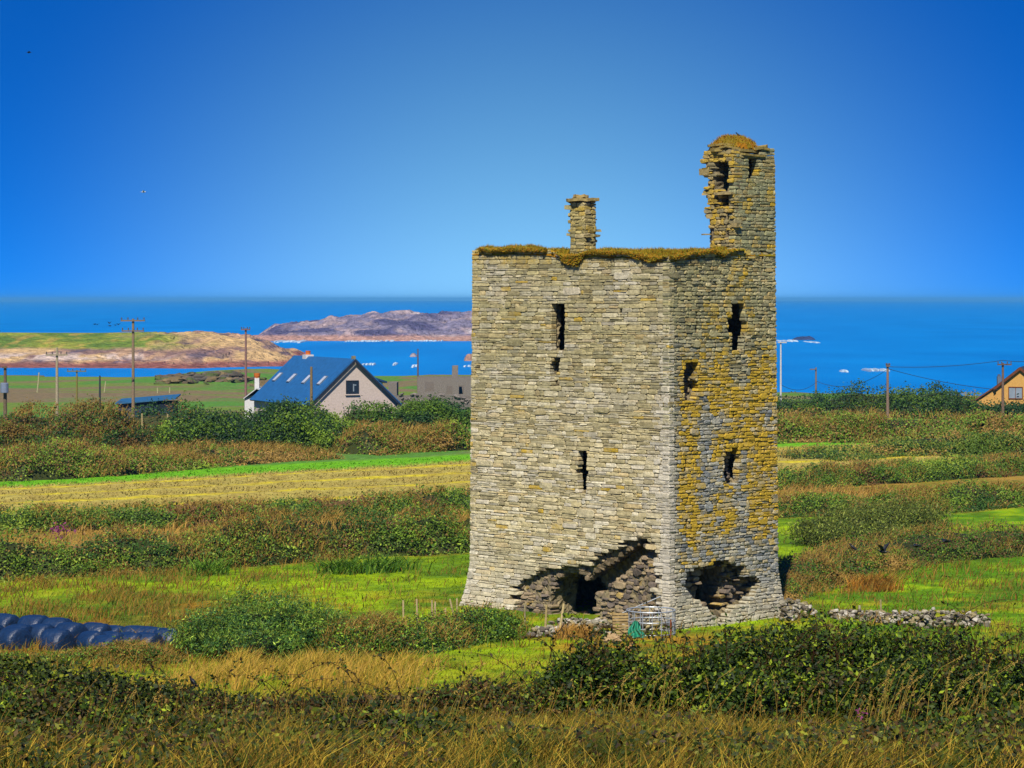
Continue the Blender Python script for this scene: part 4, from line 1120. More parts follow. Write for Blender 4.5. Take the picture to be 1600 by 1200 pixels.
clump('iris_clump', 'right spiky green iris clump of the pair in the bright pasture', 596, 894, 300, .9, .62, IR, 503, 'plant', .035, 'iris clumps in the pasture', .3)
clump('grass_tussock', 'orange dry grass tussock on the bramble bank right of the tower', 1362, 924, 700, .9, .5, [alb(200, 140, 50), alb(180, 120, 45), alb(190, 155, 70)], 504, 'grass tussock', .02)
clump('grass_tussock', 'orange brown grass tussock below the scrub hedge at left', 258, 874, 500, .8, .35, [alb(190, 130, 40), alb(170, 110, 40)], 505, 'grass tussock', .02)
clump('grass_tussock', 'straw coloured grass tussock beside the pallet at the tower doorway', 897, 1000, 500, .7, .3, [alb(225, 175, 85), alb(200, 150, 70)], 506, 'grass tussock', .015)
clump('ragwort', 'yellow flowered ragwort stems beside the willow bush at lower left', 292, 1005, 60, 1.3, .25, [alb(225, 180, 30), alb(140, 140, 40)], 507, 'plant', .03)

def scatter(name, label, n, xr, yr, hr, colf, seed, width, dens=None, lean=.3, clumpk=0.):
    rr = np.random.default_rng(seed)
    x = rr.uniform(*xr, n); y = rr.uniform(*yr, n)
    # keep what lies inside the picture, with a margin
    k = np.abs(x) < .235 * y + 1.0
    if dens is not None: k &= rr.random(n) < dens(x, y)
    # nothing grows inside the tower
    rel = np.stack([x, y], 1) - TC[:2]; a = rel @ DL[:2]; bq = rel @ DR[:2]
    k &= ~((a > -.3) & (a < TA + .3) & (bq > -.3) & (bq < TB + .3))
    x, y = x[k], y[k]
    h = rr.uniform(*hr, len(x)) * (.6 + .8 * fbm(x / 1.3, y / 1.3, 0, seed + 1))
    b = MB(); blades(b, np.stack([x, y, gz(x, y) - .02], 1), h, colf(x, y, rr), rr, width, lean)
    return tag(b.link(name, M_GRASS), label, 'grass', kind='stuff')
def zc(x, y, rr): return zone(x, y) * rr.uniform(.7, 1.35, (len(x), 1))
NEARP = np.array([alb(92, 106, 26), alb(140, 124, 36), alb(188, 158, 48), alb(228, 194, 68), alb(182, 142, 46), alb(120, 96, 34), alb(84, 100, 26)])
def nearc(x, y, rr):
    nz = fbm(x / .9, y / .9, 0, 211)
    i = np.clip((nz - .3) / .4 + rr.normal(0, .22, len(x)), 0, .999) * len(NEARP)
    return NEARP[i.astype(int)] * rr.uniform(.6, 1.2, (len(x), 1))
scatter('dry_grass', 'golden dry grass growing along the foreground bank', 135000, (-9, 9), (22, 37), (.12, .55), nearc, 601, .006, lean=.3, dens=lambda x, y: (1 - .6 * sum(sstep(w_, w_ * .6, np.abs(800 + F * x / y - c_)) for c_, w_ in ((590, 130), (1490, 190), (130, 290))) * sstep(31.5, 30, y)) * (.16 + .84 * sstep(.42, .56, fbm(x / 1.9, y / 2.2, 0, 214))))
def under():
    rr = np.random.default_rng(75); n = 70000
    x = rr.uniform(-8.5, 8.5, n); y = rr.uniform(23, 37, n)
    f = fbm(x / 1.2, y / 1.6, 0, 215, 3); k = (f > .46) & (np.abs(x) < .235 * y)
    x, y, f = x[k], y[k], f[k]
    b = MB(); z = gz(x, y) + rr.random(len(x)) * np.clip((f - .46) * 4.5, .03, .5)
    pal = [alb(58, 74, 16), alb(88, 102, 22), alb(44, 58, 14), alb(96, 72, 26), alb(128, 132, 34), alb(70, 52, 22), alb(52, 70, 16)]
    leaves(b, np.stack([x, y, z], 1), np.full(len(x), .066), choose(fbm(x / .5, y / .5, z / .3, 216), pal, rr), rr)
    tag(b.link('undergrowth', M_LEAF), 'low bramble leaves creeping through the foreground grass', 'undergrowth', kind='stuff')
under()
scatter('dry_grass', 'tall straw grass behind the foreground bramble hedge', 26000, (-10, 10), (38.6, 45), (.4, .85), nearc, 602, .009, dens=lambda x, y: sstep(.42, .56, fbm(x / 1.8, y / 3, 0, 212)) * sstep(-5.5, -3.0, x) * sstep(3, 0, x) + .05, lean=.22)
scatter('dry_grass', 'pale golden tall grass on the slope before the willow and scrub', 22000, (-13, 0), (74, 87), (.35, .85), lambda x, y, rr: np.array([alb(240, 200, 80), alb(222, 178, 66), alb(190, 165, 52), alb(225, 180, 85), alb(150, 150, 45)])[rr.integers(0, 5, len(x))] * rr.uniform(.75, 1.2, (len(x), 1)), 608, .012, dens=lambda x, y: sstep(.42, .60, fbm(x / .9, y / 1.6, 0, 217)) * sstep(-11.5, -9, x) * sstep(-2.2, -4.2, x), lean=.22)
scatter('grass', 'short grass of the slope and fields round the tower', 110000, (-30, 30), (76, 132), (.05, .2), zc, 603, .014, dens=lambda x, y: np.clip((150 - y) / 60, .3, 1), lean=.4)
def roughd(x, y):
    px = 800 + F * x / y
    return sstep(.45, .6, fbm(x / 2.2, y / 2.2, 0, 213)) * np.maximum(sstep(620, 250, px), .35 * sstep(1215, 1400, px)) + .03 + .25 * sstep(.56, .66, fbm(x / 1.5, y / 1.5, 0, 219))
scatter('rough_grass', 'brown tufted rough grass in the pastures', 60000, (-30, 30), (84, 126), (.25, .6), lambda x, y, rr: np.array([alb(175, 130, 50), alb(140, 115, 45), alb(120, 130, 45), alb(185, 150, 60)])[rr.integers(0, 4, len(x))] * rr.uniform(.7, 1.2, (len(x), 1)), 604, .016, dens=roughd, lean=.3)
scatter('grass', 'darker green tussocks dotted over the pasture', 16000, (-25, 32), (88, 150), (.15, .42), lambda x, y, rr: np.array([alb(95, 125, 34), alb(120, 140, 40), alb(150, 140, 50)])[rr.integers(0, 3, len(x))] * rr.uniform(.7, 1.2, (len(x), 1)), 611, .02, dens=lambda x, y: sstep(.60, .68, fbm(x / .8, y / 1.1, 0, 220)) * (y < Yof(L_H1, x)), lean=.35)
scatter('strip_grass', 'tan dry grass between the hedge banks', 30000, (-45, 45), (118, 175), (.3, .65), lambda x, y, rr: np.array([alb(205, 165, 80), alb(185, 145, 70), alb(170, 140, 75)])[rr.integers(0, 3, len(x))] * rr.uniform(.75, 1.2, (len(x), 1)), 605, .03,
        dens=lambda x, y: sstep(2.5, 4.5, y - Yof(L_H1, x)) * sstep(1, -1, y - Yof(L_H2, x)), lean=.3)
scatter('hay', 'mown hay lying in rows on the stubble', 60000, (-50, 50), (150, 225), (.06, .22), lambda x, y, rr: zone(x, y) * rr.uniform(.95, 1.4, (len(x), 1)), 606, .04,
        dens=lambda x, y: (y - Yof(L_H2, x) > 4) * (y < Yof(L_H3, x)) * 1.0, lean=.5)

def stalks():
    rr = np.random.default_rng(71); b = MB()
    for _ in range(260):
        Y = rr.uniform(27, 36); x = rr.uniform(-.21, .21) * Y; z = float(gz(x, Y)); h = rr.uniform(.45, 1.0); ln = rr.normal(.2, .25)
        p = [(x, Y, z), (x + ln * h * .35, Y, z + h * .55), (x + ln * h, Y + rr.normal(0, .05), z + h)]
        b.tube(p, [.004, .003, .002], 4, np.array([alb(200, 170, 70), alb(165, 140, 60), alb(185, 140, 60)])[rr.integers(0, 3)], cap=False)
        q = np.array(p[2]); d = (q - np.array(p[1])); d /= np.linalg.norm(d)
        m = 9; t = rr.random(m)[:, None] * .16
        leaves(b, q - d * t + rr.normal(0, .008, (m, 3)), np.full(m, .035), np.repeat(alb(190, 155, 75)[None, :], m, 0), rr, up=.8, aspect=.3)
    for _ in range(90):
        x0 = rr.choice([1.6, 5.3, 6.4, -1.2]); Y = rr.uniform(33.5, 36.3); x = x0 + rr.normal(0, .5); z = float(gz(x, Y)); h = rr.uniform(.7, 1.25); ln = rr.normal(.3, .22)
        p = [(x, Y, z), (x + ln * h * .3, Y, z + h * .5), (x + ln * h * .65, Y, z + h * .85), (x + ln * h * 1.05, Y, z + h)]
        b.tube(p, [.005, .004, .003, .004], 4, alb(200, 176, 76) * rr.uniform(.7, 1.1), cap=False)
        q = np.array(p[3]); d = q - np.array(p[2]); d /= np.linalg.norm(d); t = rr.random(12)[:, None] * .2
        leaves(b, q - d * t + rr.normal(0, .008, (12, 3)), np.full(12, .04), np.repeat(alb(205, 172, 84)[None, :], 12, 0), rr, up=.8, aspect=.3)
    tag(b.link('grass_stalks', M_GRASS), 'straw seed stalks rising from the foreground grass', 'grass', kind='stuff')
stalks()
def canes():
    rr = np.random.default_rng(77); b = MB()
    for i in range(150):
        if i < 70: Y = 38 + rr.normal(0, .5); x = rr.uniform(.4, 7.8); h0 = 1.1
        else: Y = rr.uniform(35.9, 37.6); x = rr.uniform(-8, 1); h0 = .35
        z = float(gz(x, Y)) + h0; L = rr.uniform(.5, 1.3); a = rr.uniform(-1, 1)
        t = np.linspace(0, 1, 7); hh = rr.uniform(.5, .95) * L
        pts = np.stack([x + a * L * t ** 1.3, Y - .3 * L * t, z + hh * (1.7 * t - .9 * t * t)], 1)
        b.tube(pts, np.linspace(.007, .003, 7), 4, alb(95, 60, 35), cap=False)
        m = 16; k = rr.integers(2, 7, m)
        leaves(b, pts[k] + rr.normal(0, .035, (m, 3)), np.full(m, .06), choose(rr.random(m), PB, rr), rr, face=.8)
    tag(b.link('bramble_canes', M_LEAF), 'arching leafy canes standing out of the foreground brambles', 'undergrowth', kind='stuff')
canes()
def flowers():
    rr = np.random.default_rng(72); b = MB()
    for (x, y, n) in ((1032, 1160, 6), (1040, 1175, 5), (1100, 1180, 4), (1348, 1125, 3), (710, 1195, 4)):
        for _ in range(n):
            Y = 30.5 + rr.normal(0, .4); p = P(x + rr.normal(0, 9), y + rr.normal(0, 7), Y); g = float(gz(p[0], Y))
            b.tube([(p[0], Y, g), p], [.004, .003], 4, alb(90, 100, 40), cap=False)
            m = 8; leaves(b, p + rr.normal(0, .018, (m, 3)), np.full(m, .035), np.repeat(alb(160, 70, 130)[None, :], m, 0), rr)
    tag(b.link('wild_flowers', M_GRASS), 'purple wild flowers scattered in the foreground grass', 'flowers', kind='stuff')
    b = MB(); c = G(93, 866); m = 120
    leaves(b, np.array((c[0], c[1] + .4, c[2] + 1.2)) + rr.normal(0, 1, (m, 3)) * (.32, .3, .2), np.full(m, .13), np.repeat(alb(150, 55, 120)[None, :], m, 0) * rr.uniform(.6, 1.2, (m, 1)), rr)
    tag(b.link('flowering_shrub', M_LEAF), 'magenta flowering shrub in the bramble bank at far left', 'shrub')
flowers()

# ------------------------------------------------------------------ rubble, walls
def rocks(b, pts, sizes, pal, rr, flat=.65):
    for p, s in zip(pts, sizes):
        th = rr.uniform(0, PI); ax = np.array(((math.cos(th), math.sin(th), rr.normal(0, .15)), (-math.sin(th), math.cos(th), rr.normal(0, .15)), (0, 0, 1)))
        b.ell(p, (s, s * rr.uniform(.55, .8), s * flat * rr.uniform(.6, 1)), 7, 5, .22, pal[rr.integers(0, len(pal))] * rr.uniform(.75, 1.2), ax)
PALR = [alb(172, 166, 146), alb(145, 138, 116), alb(196, 190, 176), alb(118, 110, 98), alb(165, 152, 112)]
def rubble_wall(name, label, pts, hs, width, n, size, seed):
    rr = np.random.default_rng(seed); pts = np.array([G(x, y)[:2] for x, y in pts]); C, s = poly_s(pts, .1)
    k = rr.integers(0, len(C), n); H = np.interp(np.linspace(0, s[-1], len(C)), s, hs)[k]
    off = rr.normal(0, width / 2, n); f = rr.random(n)
    x, y = C[k, 0] + rr.normal(0, .05, n), C[k, 1] + off * (1 - .5 * f)
    z = gz(x, y) + f * H * (1 - np.clip(np.abs(off) / width, 0, 1) * .6)
    b = MB(); rocks(b, np.stack([x, y, z], 1), rr.uniform(.5, 1.25, n) * size, PALR, rr)
    tag(b.link(name, M_RUBBLE), label, 'stone wall', 'tumbled stone walls by the tower')
rubble_wall('rubble_wall', 'tumbled stone wall abutting the right corner of the tower', [(1222, 970), (1245, 966), (1268, 965)], [.9, .75, .6], .5, 170, .17, 801)
rubble_wall('rubble_wall', 'long low tumbled wall of pale stones between green field and foreground bush', [(1300, 966), (1345, 968), (1400, 974), (1460, 980), (1540, 976)], [.35, .4, .5, .75, .45], .8, 560, .14, 802)
def pile(name, label, spots, n, size, seed, sx=.5, hz=.4):
    rr = np.random.default_rng(seed); b = MB(); P_ = []
    for x, y in spots:
        c = G(x, y)
        m = n // len(spots)
        px, py = c[0] + rr.normal(0, sx, m), c[1] + rr.normal(0, .25, m)
        P_.append(np.stack([px, py, gz(px, py) + rr.random(m) * hz], 1))
    P_ = np.concatenate(P_); rocks(b, P_, rr.uniform(.5, 1.2, len(P_)) * size, PALR, rr)
    tag(b.link(name, M_RUBBLE), label, 'rubble', 'heaps of fallen stone')
pile('rubble_heap', 'heap of fallen stones under the dark doorway of the tower', [(915, 990)], 230, .15, 811, .65, .5)
pile('rubble_heap', 'small heap of fallen stones in the scrub left of the doorway', [(845, 995)], 44, .16, 812, .22, .3)
pile('rubble_heap', 'fallen stones behind the ring feeder at the tower corner', [(1025, 985)], 130, .19, 813, .34, .4)
b = MB(); c = G(955, 1004); rr = np.random.default_rng(4)
rocks(b, [c + (0, 0, .12)], [.42], [alb(205, 175, 130)], rr, .7)
tag(b.link('boulder', M_RUBBLE), 'pale tan boulder lying at the foot of the pallet', 'boulder')
b = MB(); c = G(985, 1019)
rocks(b, [c + (0, 0, .1)], [.2], [alb(200, 150, 90)], rr, 1.3)
tag(b.link('boulder', M_RUBBLE), 'small orange brown stone standing alone on the green slope', 'boulder')

def shore_rocks():
    rr = np.random.default_rng(33); b = MB()
    for x0, x1, yb, n, s in ((248, 300, 596, 60, 1.5), (300, 372, 594, 80, 1.4), (372, 470, 598, 40, 1.2)):
        for _ in range(n):
            p = G(rr.uniform(x0, x1), yb + rr.normal(0, 2.5))
            rocks(b, [p + (0, 0, rr.uniform(-.1, .8))], [s * rr.uniform(.4, 1.2)], [alb(112, 100, 82), alb(96, 92, 84), alb(132, 116, 84), alb(92, 104, 60)], rr, .45)
    tag(b.link('shore_rocks', M_RUBBLE), 'brown rock bank along the near shore behind the tall pole', 'rocks', kind='stuff')
shore_rocks()

# ------------------------------------------------------------------ things by the tower
def feeder():
    c = np.array((P(1017, 965, 98.4)[0], 98.4, float(gz(5.3, 98.4))))
    root = empty('ring_feeder', tuple(c), 'round galvanised cattle ring feeder standing at the tower corner', 'cattle feeder')
    R = .93; th = np.linspace(0, 2 * PI, 33)
    for z, r in ((.95, .03), (.55, .022), (.08, .022)):
        b = MB(); b.tube([(c[0] + R * math.cos(t), c[1] + R * math.sin(t), c[2] + z) for t in th], r, 6, alb(185, 195, 205), cap=False); b.link('rail', M_METAL, root)
    for t in th[:-1:2]:
        b = MB(); b.tube([(c[0] + R * math.cos(t), c[1] + R * math.sin(t), c[2]), (c[0] + R * math.cos(t), c[1] + R * math.sin(t), c[2] + .95)], .018, 6, alb(180, 190, 200)); b.link('bar', M_METAL, root)
feeder()
b = MB(); p0 = P(972, 958, 98.9); p1 = P(1032, 932, 99.6)
b.tube([p0, p1], .022, 6, alb(190, 196, 200))
tag(b.link('steel_pole', M_METAL), 'thin pale steel pole leaning from pallet to tower corner', 'pole')
def rag():
    rr = np.random.default_rng(61); c = np.array((P(995, 986, 97.3)[0], 97.3, 0)); n = 15
    A, B = np.meshgrid(np.linspace(-1, 1, n), np.linspace(0, 1, n), indexing='ij')
    X = c[0] + A * (.12 + .26 * (1 - B)) + .03 * np.sin(B * 9) - .05; Z = float(gz(c[0], 97.3)) + .03 + .62 * B * (1 - .1 * A * A); Yy = c[1] + .1 * np.sin(A * 7 + B * 3) + .15 * B
    i = np.arange(n * n).reshape(n, n)
    q = np.stack([i[:-1, :-1], i[1:, :-1], i[1:, 1:], i[:-1, 1:]], -1).reshape(-1, 4)
    V = np.stack([X.ravel(), Yy.ravel(), Z.ravel()], 1); m = n * n
    back = V + (0, .02, 0)
    o = link('net', np.concatenate([V, back]), [np.concatenate([q, q[:, ::-1] + m])], M_PLASTIC, None, np.repeat(alb(30, 150, 115)[None, :], 2 * m, 0), True)
    tag(o, 'crumpled teal green net hanging on the front of the ring feeder', 'net')
rag()
def pallet():
    c = np.array((P(971, 985, 98.0)[0], 98.0, 0)); c[2] = float(gz(c[0], c[1])) + .02
    root = empty('pallet', tuple(c), 'weathered wooden pallet propped upright beside the ring feeder', 'pallet')
    up = np.array((-.05, .22, 1.)); up /= np.linalg.norm(up); rt = np.array((.96, .28, .0)); rt -= up * (rt @ up); rt /= np.linalg.norm(rt); nn = np.cross(rt, up)
    for k in range(3):
        b = MB(); b.box(c + rt * (-.29 + .29 * k) + up * .45, (.07, .9, .08), (rt, up, nn), alb(150, 125, 80)); b.link('bearer', M_WOOD, root)
    for k in range(8):
        b = MB(); b.box(c + up * (.06 + .112 * k) - nn * -.055, (.68, .08, .022), (rt, up, nn), alb(180, 155, 105) * random.uniform(.8, 1.15), .006); b.link('slat', M_WOOD, root)
pallet()

def post(label, x, y0, y1, w, col, group=None, lean=0., Y=None, name='fence_post'):
    """a round post seen from y0 (top) to y1 (foot)"""
    Y = Y or G(x, y1)[1]
    p1 = P(x + lean, y0, Y); X = (x - 800) * Y / F; z = float(gz(X, Y)) - .1
    b = MB(); r = w / 2 * Y / F
    b.tube([(X, Y, z), ((X + p1[0]) / 2 + r * .2, Y, (z + p1[2]) / 2), (p1[0], Y, p1[2])], [r * 1.05, r, r * .9], 7, col)
    tag(b.link(name, M_WOOD), label, 'post', group)
PG = 'posts of the fence left of the tower'
for i, (x, y0, y1, ln, lab) in enumerate([(630, 938, 956, 0, 'first pale fence post from the left beyond the scrub left of the tower'), (652, 936, 958, -1, 'tall thin pale fence post second from the left, left of the tower'),
        (675, 938, 955, 0, 'third fence post from the left in the row left of the tower'), (679, 940, 955, 1, 'thin fence post fourth from the left, touching the third one'),
        (696, 950, 958, 0, 'short stub of a fence post fifth in the row left of the tower'), (712, 936, 957, -9, 'leaning grey fence post beside the battered tower corner'), (714, 935, 957, 0, 'upright fence post behind the leaning one at the tower corner')]):
    post(lab, x, y0, y1, 3.2, alb(200, 180, 135), PG, ln, Y=100.0 + .25 * i)
post('long leaning pale timber post crossing the dark tower doorway', 872, 943, 985, 4, alb(215, 195, 140), None, 9, 97.5, 'timber_post')
post('thin upright post in the scrub left of the doorway', 820, 944, 972, 2.6, alb(170, 160, 120), None, 0, 98.2, 'timber_post')
post('pale post in the scrub just left of the dark doorway', 851, 945, 975, 4, alb(190, 170, 115), None, 3, 98.0, 'timber_post')
post('grey wooden post standing behind the pale tumbled wall', 1376, 937, 963, 3.4, alb(170, 160, 110), None, 0, 104.2)
post('short stone-like post at the near end of the long tumbled wall', 1343, 946, 964, 4, alb(185, 180, 150), None, 0, 103.6)
post('rusty short post at the foot of the tower corner, right of the feeder', 1048, 968, 993, 2.6, alb(140, 80, 50), None, 0, 97.2)
FG = 'fence posts in the bank before the sheds'
for x, y0, y1, lab in ((195, 644, 660, 'brown post on the scrub bank left of the dark bush near the blue shed'), (222, 646, 659, 'pale post in front of the dark bush below the blue roofed shed'), (262, 647, 659, 'pale post at the right end of the dark bush below the shed')):
    post(lab, x, y0, y1, 3, alb(185, 170, 120), FG, 0, Y=216)
for x, y0, y1, ln, lab in ((58, 582, 599, 3, 'leaning pale post on the green shore hillock at far left'), (163, 596, 606, 2, 'leaning pale post in the shore field left of the tall pole'), (246, 606, 616, 0, 'first pale post of two in the shore field right of the tall pole'), (265, 605, 616, 0, 'second pale post of two in the shore field right of the tall pole'), (52, 632, 648, 0, 'pale post near the base of the transformer pole at far left')):
    post(lab, x, y0, y1, 2, alb(190, 185, 140), 'posts in the shore fields', ln, Y=330 if y1 > 620 else 400)

# silage bales
def bale_mesh():
    b = MB(); n = 28; prof = [(-.62, .0), (-.61, .35), (-.585, .5), (-.52, .575), (-.3, .60), (0, .605), (.3, .60), (.52, .575), (.585, .5), (.61, .35), (.62, 0)]
    V = []; rr = np.random.default_rng(8)
    for i, (x, r) in enumerate(prof):
        for k in range(n):
            th = 2 * PI * k / n; rad = r * (1 + .025 * math.sin(5 * th + i) + rr.normal(0, .008))
            y, z = rad * math.cos(th), rad * math.sin(th)
            if z < -.5: z = -.5 - (z + .5) * .1
            V.append((x, y, z + .52))
    q = [(i * n + k, i * n + (k + 1) % n, (i + 1) * n + (k + 1) % n, (i + 1) * n + k) for i in range(len(prof) - 1) for k in range(n)]
    b.add(V, q, (), alb(14, 58, 104, 2.8))
    return b
bale0 = None
BALES = [(8, 956, 98.5, 'far left bale of the back row, cut by the picture edge'), (55, 957, 97.6, 'highest black wrapped bale of the back row at left'), (90, 963, 97.2, 'black wrapped bale right of the highest one in the back row'),
         (30, 970, 95.6, 'black wrapped bale left of the middle row, behind the two front bales'), (66, 970, 95.8, 'black wrapped bale between the highest bale and the front bales'), (112, 970, 95.4, 'large black wrapped bale in the middle of the heap'),
         (22, 978, 93.8, 'front row bale second from the left, with its dark end showing'), (-14, 972, 94.2, 'front row bale cut off by the left picture edge'), (90, 981, 93.2, 'front row bale third from the left, with its dark end showing'),
         (150, 971, 96.4, 'bale at the back, fifth from the left along the skyline of the heap'), (180, 971, 96.8, 'bale at the back, sixth from the left along the skyline of the heap'), (145, 981, 93.9, 'front row bale fourth from the left, half sunk in grass'), (176, 980, 94.6, 'bale just behind the front row, right of centre'), (212, 973, 96.6, 'bale second from the right end of the back row'), (168, 986, 92.8, 'front row bale fifth from the left, mostly hidden by grass'),
         (205, 981, 94.6, 'bale second from the right end of the front rows'), (236, 975, 96.4, 'bale at the right end of the back row'), (230, 982, 94.6, 'bale at the right end of the front rows'), (262, 979, 96.0, 'last small showing bale, half hidden behind the willow')]
for i, (x, yt, Y, lab) in enumerate(BALES):
    if bale0 is None:
        bale0 = bale_mesh().link('silage_bale', M_PLASTIC, smooth=True, origin=(0, 0, 0)); o = bale0
    else:
        o = bale0.copy(); COL.objects.link(o)
    p = P(x, yt, Y)
    s = 1.0
    o.location = (p[0], Y, p[2] - 1.12)
    o.scale = (random.uniform(.78, .9), random.uniform(.82, .94), random.uniform(.86, .98))
    o.rotation_euler = (random.uniform(-.05, .05), random.uniform(-.04, .04), math.radians(-38 + random.uniform(-14, 14)))
    tag(o, lab, 'silage bale', 'wrapped silage bales heaped in the rough grass')

# ------------------------------------------------------------------ poles and wires
def pole(label, x, y0, y1, Y, arms=(), w=4.0, col=None, name='utility_pole', ins=True, extra=None):
    X = (x - 800) * Y / F; g = float(gz(X, Y)); zt = CZ - (y0 - HOR) * Y / F
    root = empty(name, (X, Y, g), label, 'utility pole', 'utility poles across the fields')
    r = w / 2 * Y / F; c = alb(150, 130, 105) if col is None else col
    b = MB(); b.tube([(X, Y, g - .3), (X, Y, (g + zt) / 2), (X, Y, zt)], [r * 1.1, r * .95, r * .75], 9, c); b.link('shaft', M_WOOD, root)
    for (y, wpx, off) in arms:
        z = CZ - (y - HOR) * Y / F; L = wpx * Y / F
        b = MB(); b.box((X + off * Y / F, Y - r * 1.3, z), (L, .12, .14), None, c * .8); arm = b.link('crossarm', M_WOOD, root)
        if ins:
            for k in (-.46, -.2, .2, .46):
                b = MB(); b.tube([(X + off * Y / F + k * L, Y - r * 1.3, z + .05), (X + off * Y / F + k * L, Y - r * 1.3, z + .2), (X + off * Y / F + k * L, Y - r * 1.3, z + .32)], [.03, .07, .05], 6, alb(120, 110, 105)); b.link('insulator', M_METAL, arm)
    if extra == 'box':
        b = MB(); z = CZ - (606 - HOR) * Y / F; b.tube([(X, Y - .35, z - .5), (X, Y - .35, z - .45), (X, Y - .35, z + .45), (X, Y - .35, z + .5)], [.3, .4, .4, .3], 12, alb(150, 165, 190)); b.link('transformer', M_METAL, root)
    if extra == 'braces':
        for s in (-1, 1):
            b = MB(); z = CZ - (y0 + 22 - HOR) * Y / F; b.tube([(X, Y - .2, z), (X + s * 1.0, Y - .25, z + 1.1)], .03, 5, c * .7); b.link('brace', M_METAL, root)
    return root
pole('tall grey brown utility pole with two crossarms beside the blue roofed shed', 208, 498, 632, 255, [(501, 38, 0), (517, 35, 0)], 5)
pole('pale utility pole with one crossarm and insulators, second large one at left', 89, 543, 642, 250, [(554.5, 34, 0)], 5, alb(180, 168, 140))
pole('small distant utility pole with a wide crossarm between the two larger left poles', 120, 578, 630, 330, [(580, 30, 0)], 3.2, alb(140, 130, 70))
pole('plain dark short pole right of the small crossarm pole at left', 156, 587, 630, 300, [], 3.4, alb(60, 70, 75))
pole('utility pole carrying a grey transformer at the left picture edge', 8, 572, 646, 250, [(574, 8, 0)], 6, alb(120, 105, 85), extra='box', ins=False)
pole('thin reddish pole rising just left of the blue slate roof', 384, 513, 612, 300, [(515, 14, 0)], 4, alb(150, 115, 110))
pole('plain brown pole standing in front of the blue slate roof', 486.5, 573, 640, 236, [], 5, alb(140, 120, 85))
pole('thin plain pole above the grey ruin, right of the blue roofed house', 653, 545, 596, 400, [], 2.6, alb(110, 95, 90))
pole('white painted pole with a T top close to the tower right edge', 1220, 534, 626, 300, [(535, 14, 2)], 3, alb(225, 225, 225), ins=False)
pole('short pole with a small side arm between the white pole and its right neighbour', 1275, 574, 620, 340, [(577, 10, -5)], 3.2, alb(140, 125, 120), ins=False)
pole('stout brown pole carrying the sagging wires, midway right of the tower', 1387, 570, 626, 280, [(572, 6, 0)], 4.6, alb(150, 125, 110))
pole('brown pole with a crossarm in front of the yellow cottage', 1567, 567, 626, 270, [(569.5, 22, 2)], 4.6, alb(130, 105, 90))
def wire(label, pts):
    A = [P(*p) for p in pts]; b = MB()
    for a, c in zip(A[:-1], A[1:]):
        t = np.linspace(0, 1, 15)[:, None]; sag = np.linalg.norm(c - a) * .02
        q = a * (1 - t) + c * t; q[:, 2] -= (4 * t * (1 - t))[:, 0] * sag
        b.tube(q, .03, 4, alb(70, 75, 85), cap=False)
    tag(b.link('wire', M_METAL), label, 'wire', 'wires strung between the right hand poles')
wire('black wire sagging from the white pole to the stout brown pole', [(1222, 602, 300), (1277, 596, 340), (1387, 577, 280)])
wire('black wire sagging from the stout brown pole to the cottage', [(1387, 576, 280), (1560, 609, 286)])
wire('black wire running from the cottage pole crossarm into the picture centre right', [(1387, 573, 280), (1567, 563, 270), (1640, 562, 262)])

# ------------------------------------------------------------------ houses
def gable_house(name, label, apex_px, Y, ang, W, L, z_apex, z_eave, wallc, roofc, over=.3, cat='house', barge=None):
    """gable end faces the viewer, ridge runs away along (-sin, cos)"""
    ax = P(apex_px, HOR, Y); a = math.radians(ang)
    g = np.array((math.cos(a), math.sin(a), 0)); r = np.array((-math.sin(a), math.cos(a), 0))
    A = np.array((ax[0], Y, 0)); zg = float(gz(A[0], Y)) - .4
    root = empty(name, (A[0], Y, zg), label, cat)
    up = np.array((0, 0, 1.))
    b = MB(); h = W / 2
    b.prism([A - g * h + up * zg, A + g * h + up * zg, A + g * h + up * z_eave, A + up * (z_apex - .02), A - g * h + up * z_eave], r * L, wallc)
    b.link('wall', M_RENDER, root)
    sl = (z_apex - z_eave) / h
    roof = MB()
    for s in (-1, 1):
        e = A + s * g * (h + over) + up * (z_eave - sl * over); p = A + up * z_apex
        n = np.cross(r, e - p); n /= np.linalg.norm(n); n = n if n[2] > 0 else -n
        q = [p - r * over, e - r * over, e + r * (L + over), p + r * (L + over)]
        roof.prism(np.array(q) + n * .03, n * .16, roofc)
    rf = roof.link('roof', M_SLATE, root)
    return root, rf, A, g, r, up, sl

hw = alb(222, 205, 196)
HY = 260.
root, rf, A, g, r, up, sl = gable_house('house', 'pink rendered bungalow with a steep blue slate roof and four skylights', 553, HY, 25, 9.5, 17.0, 6.75, 2.35, hw, alb(34, 104, 165), .3)
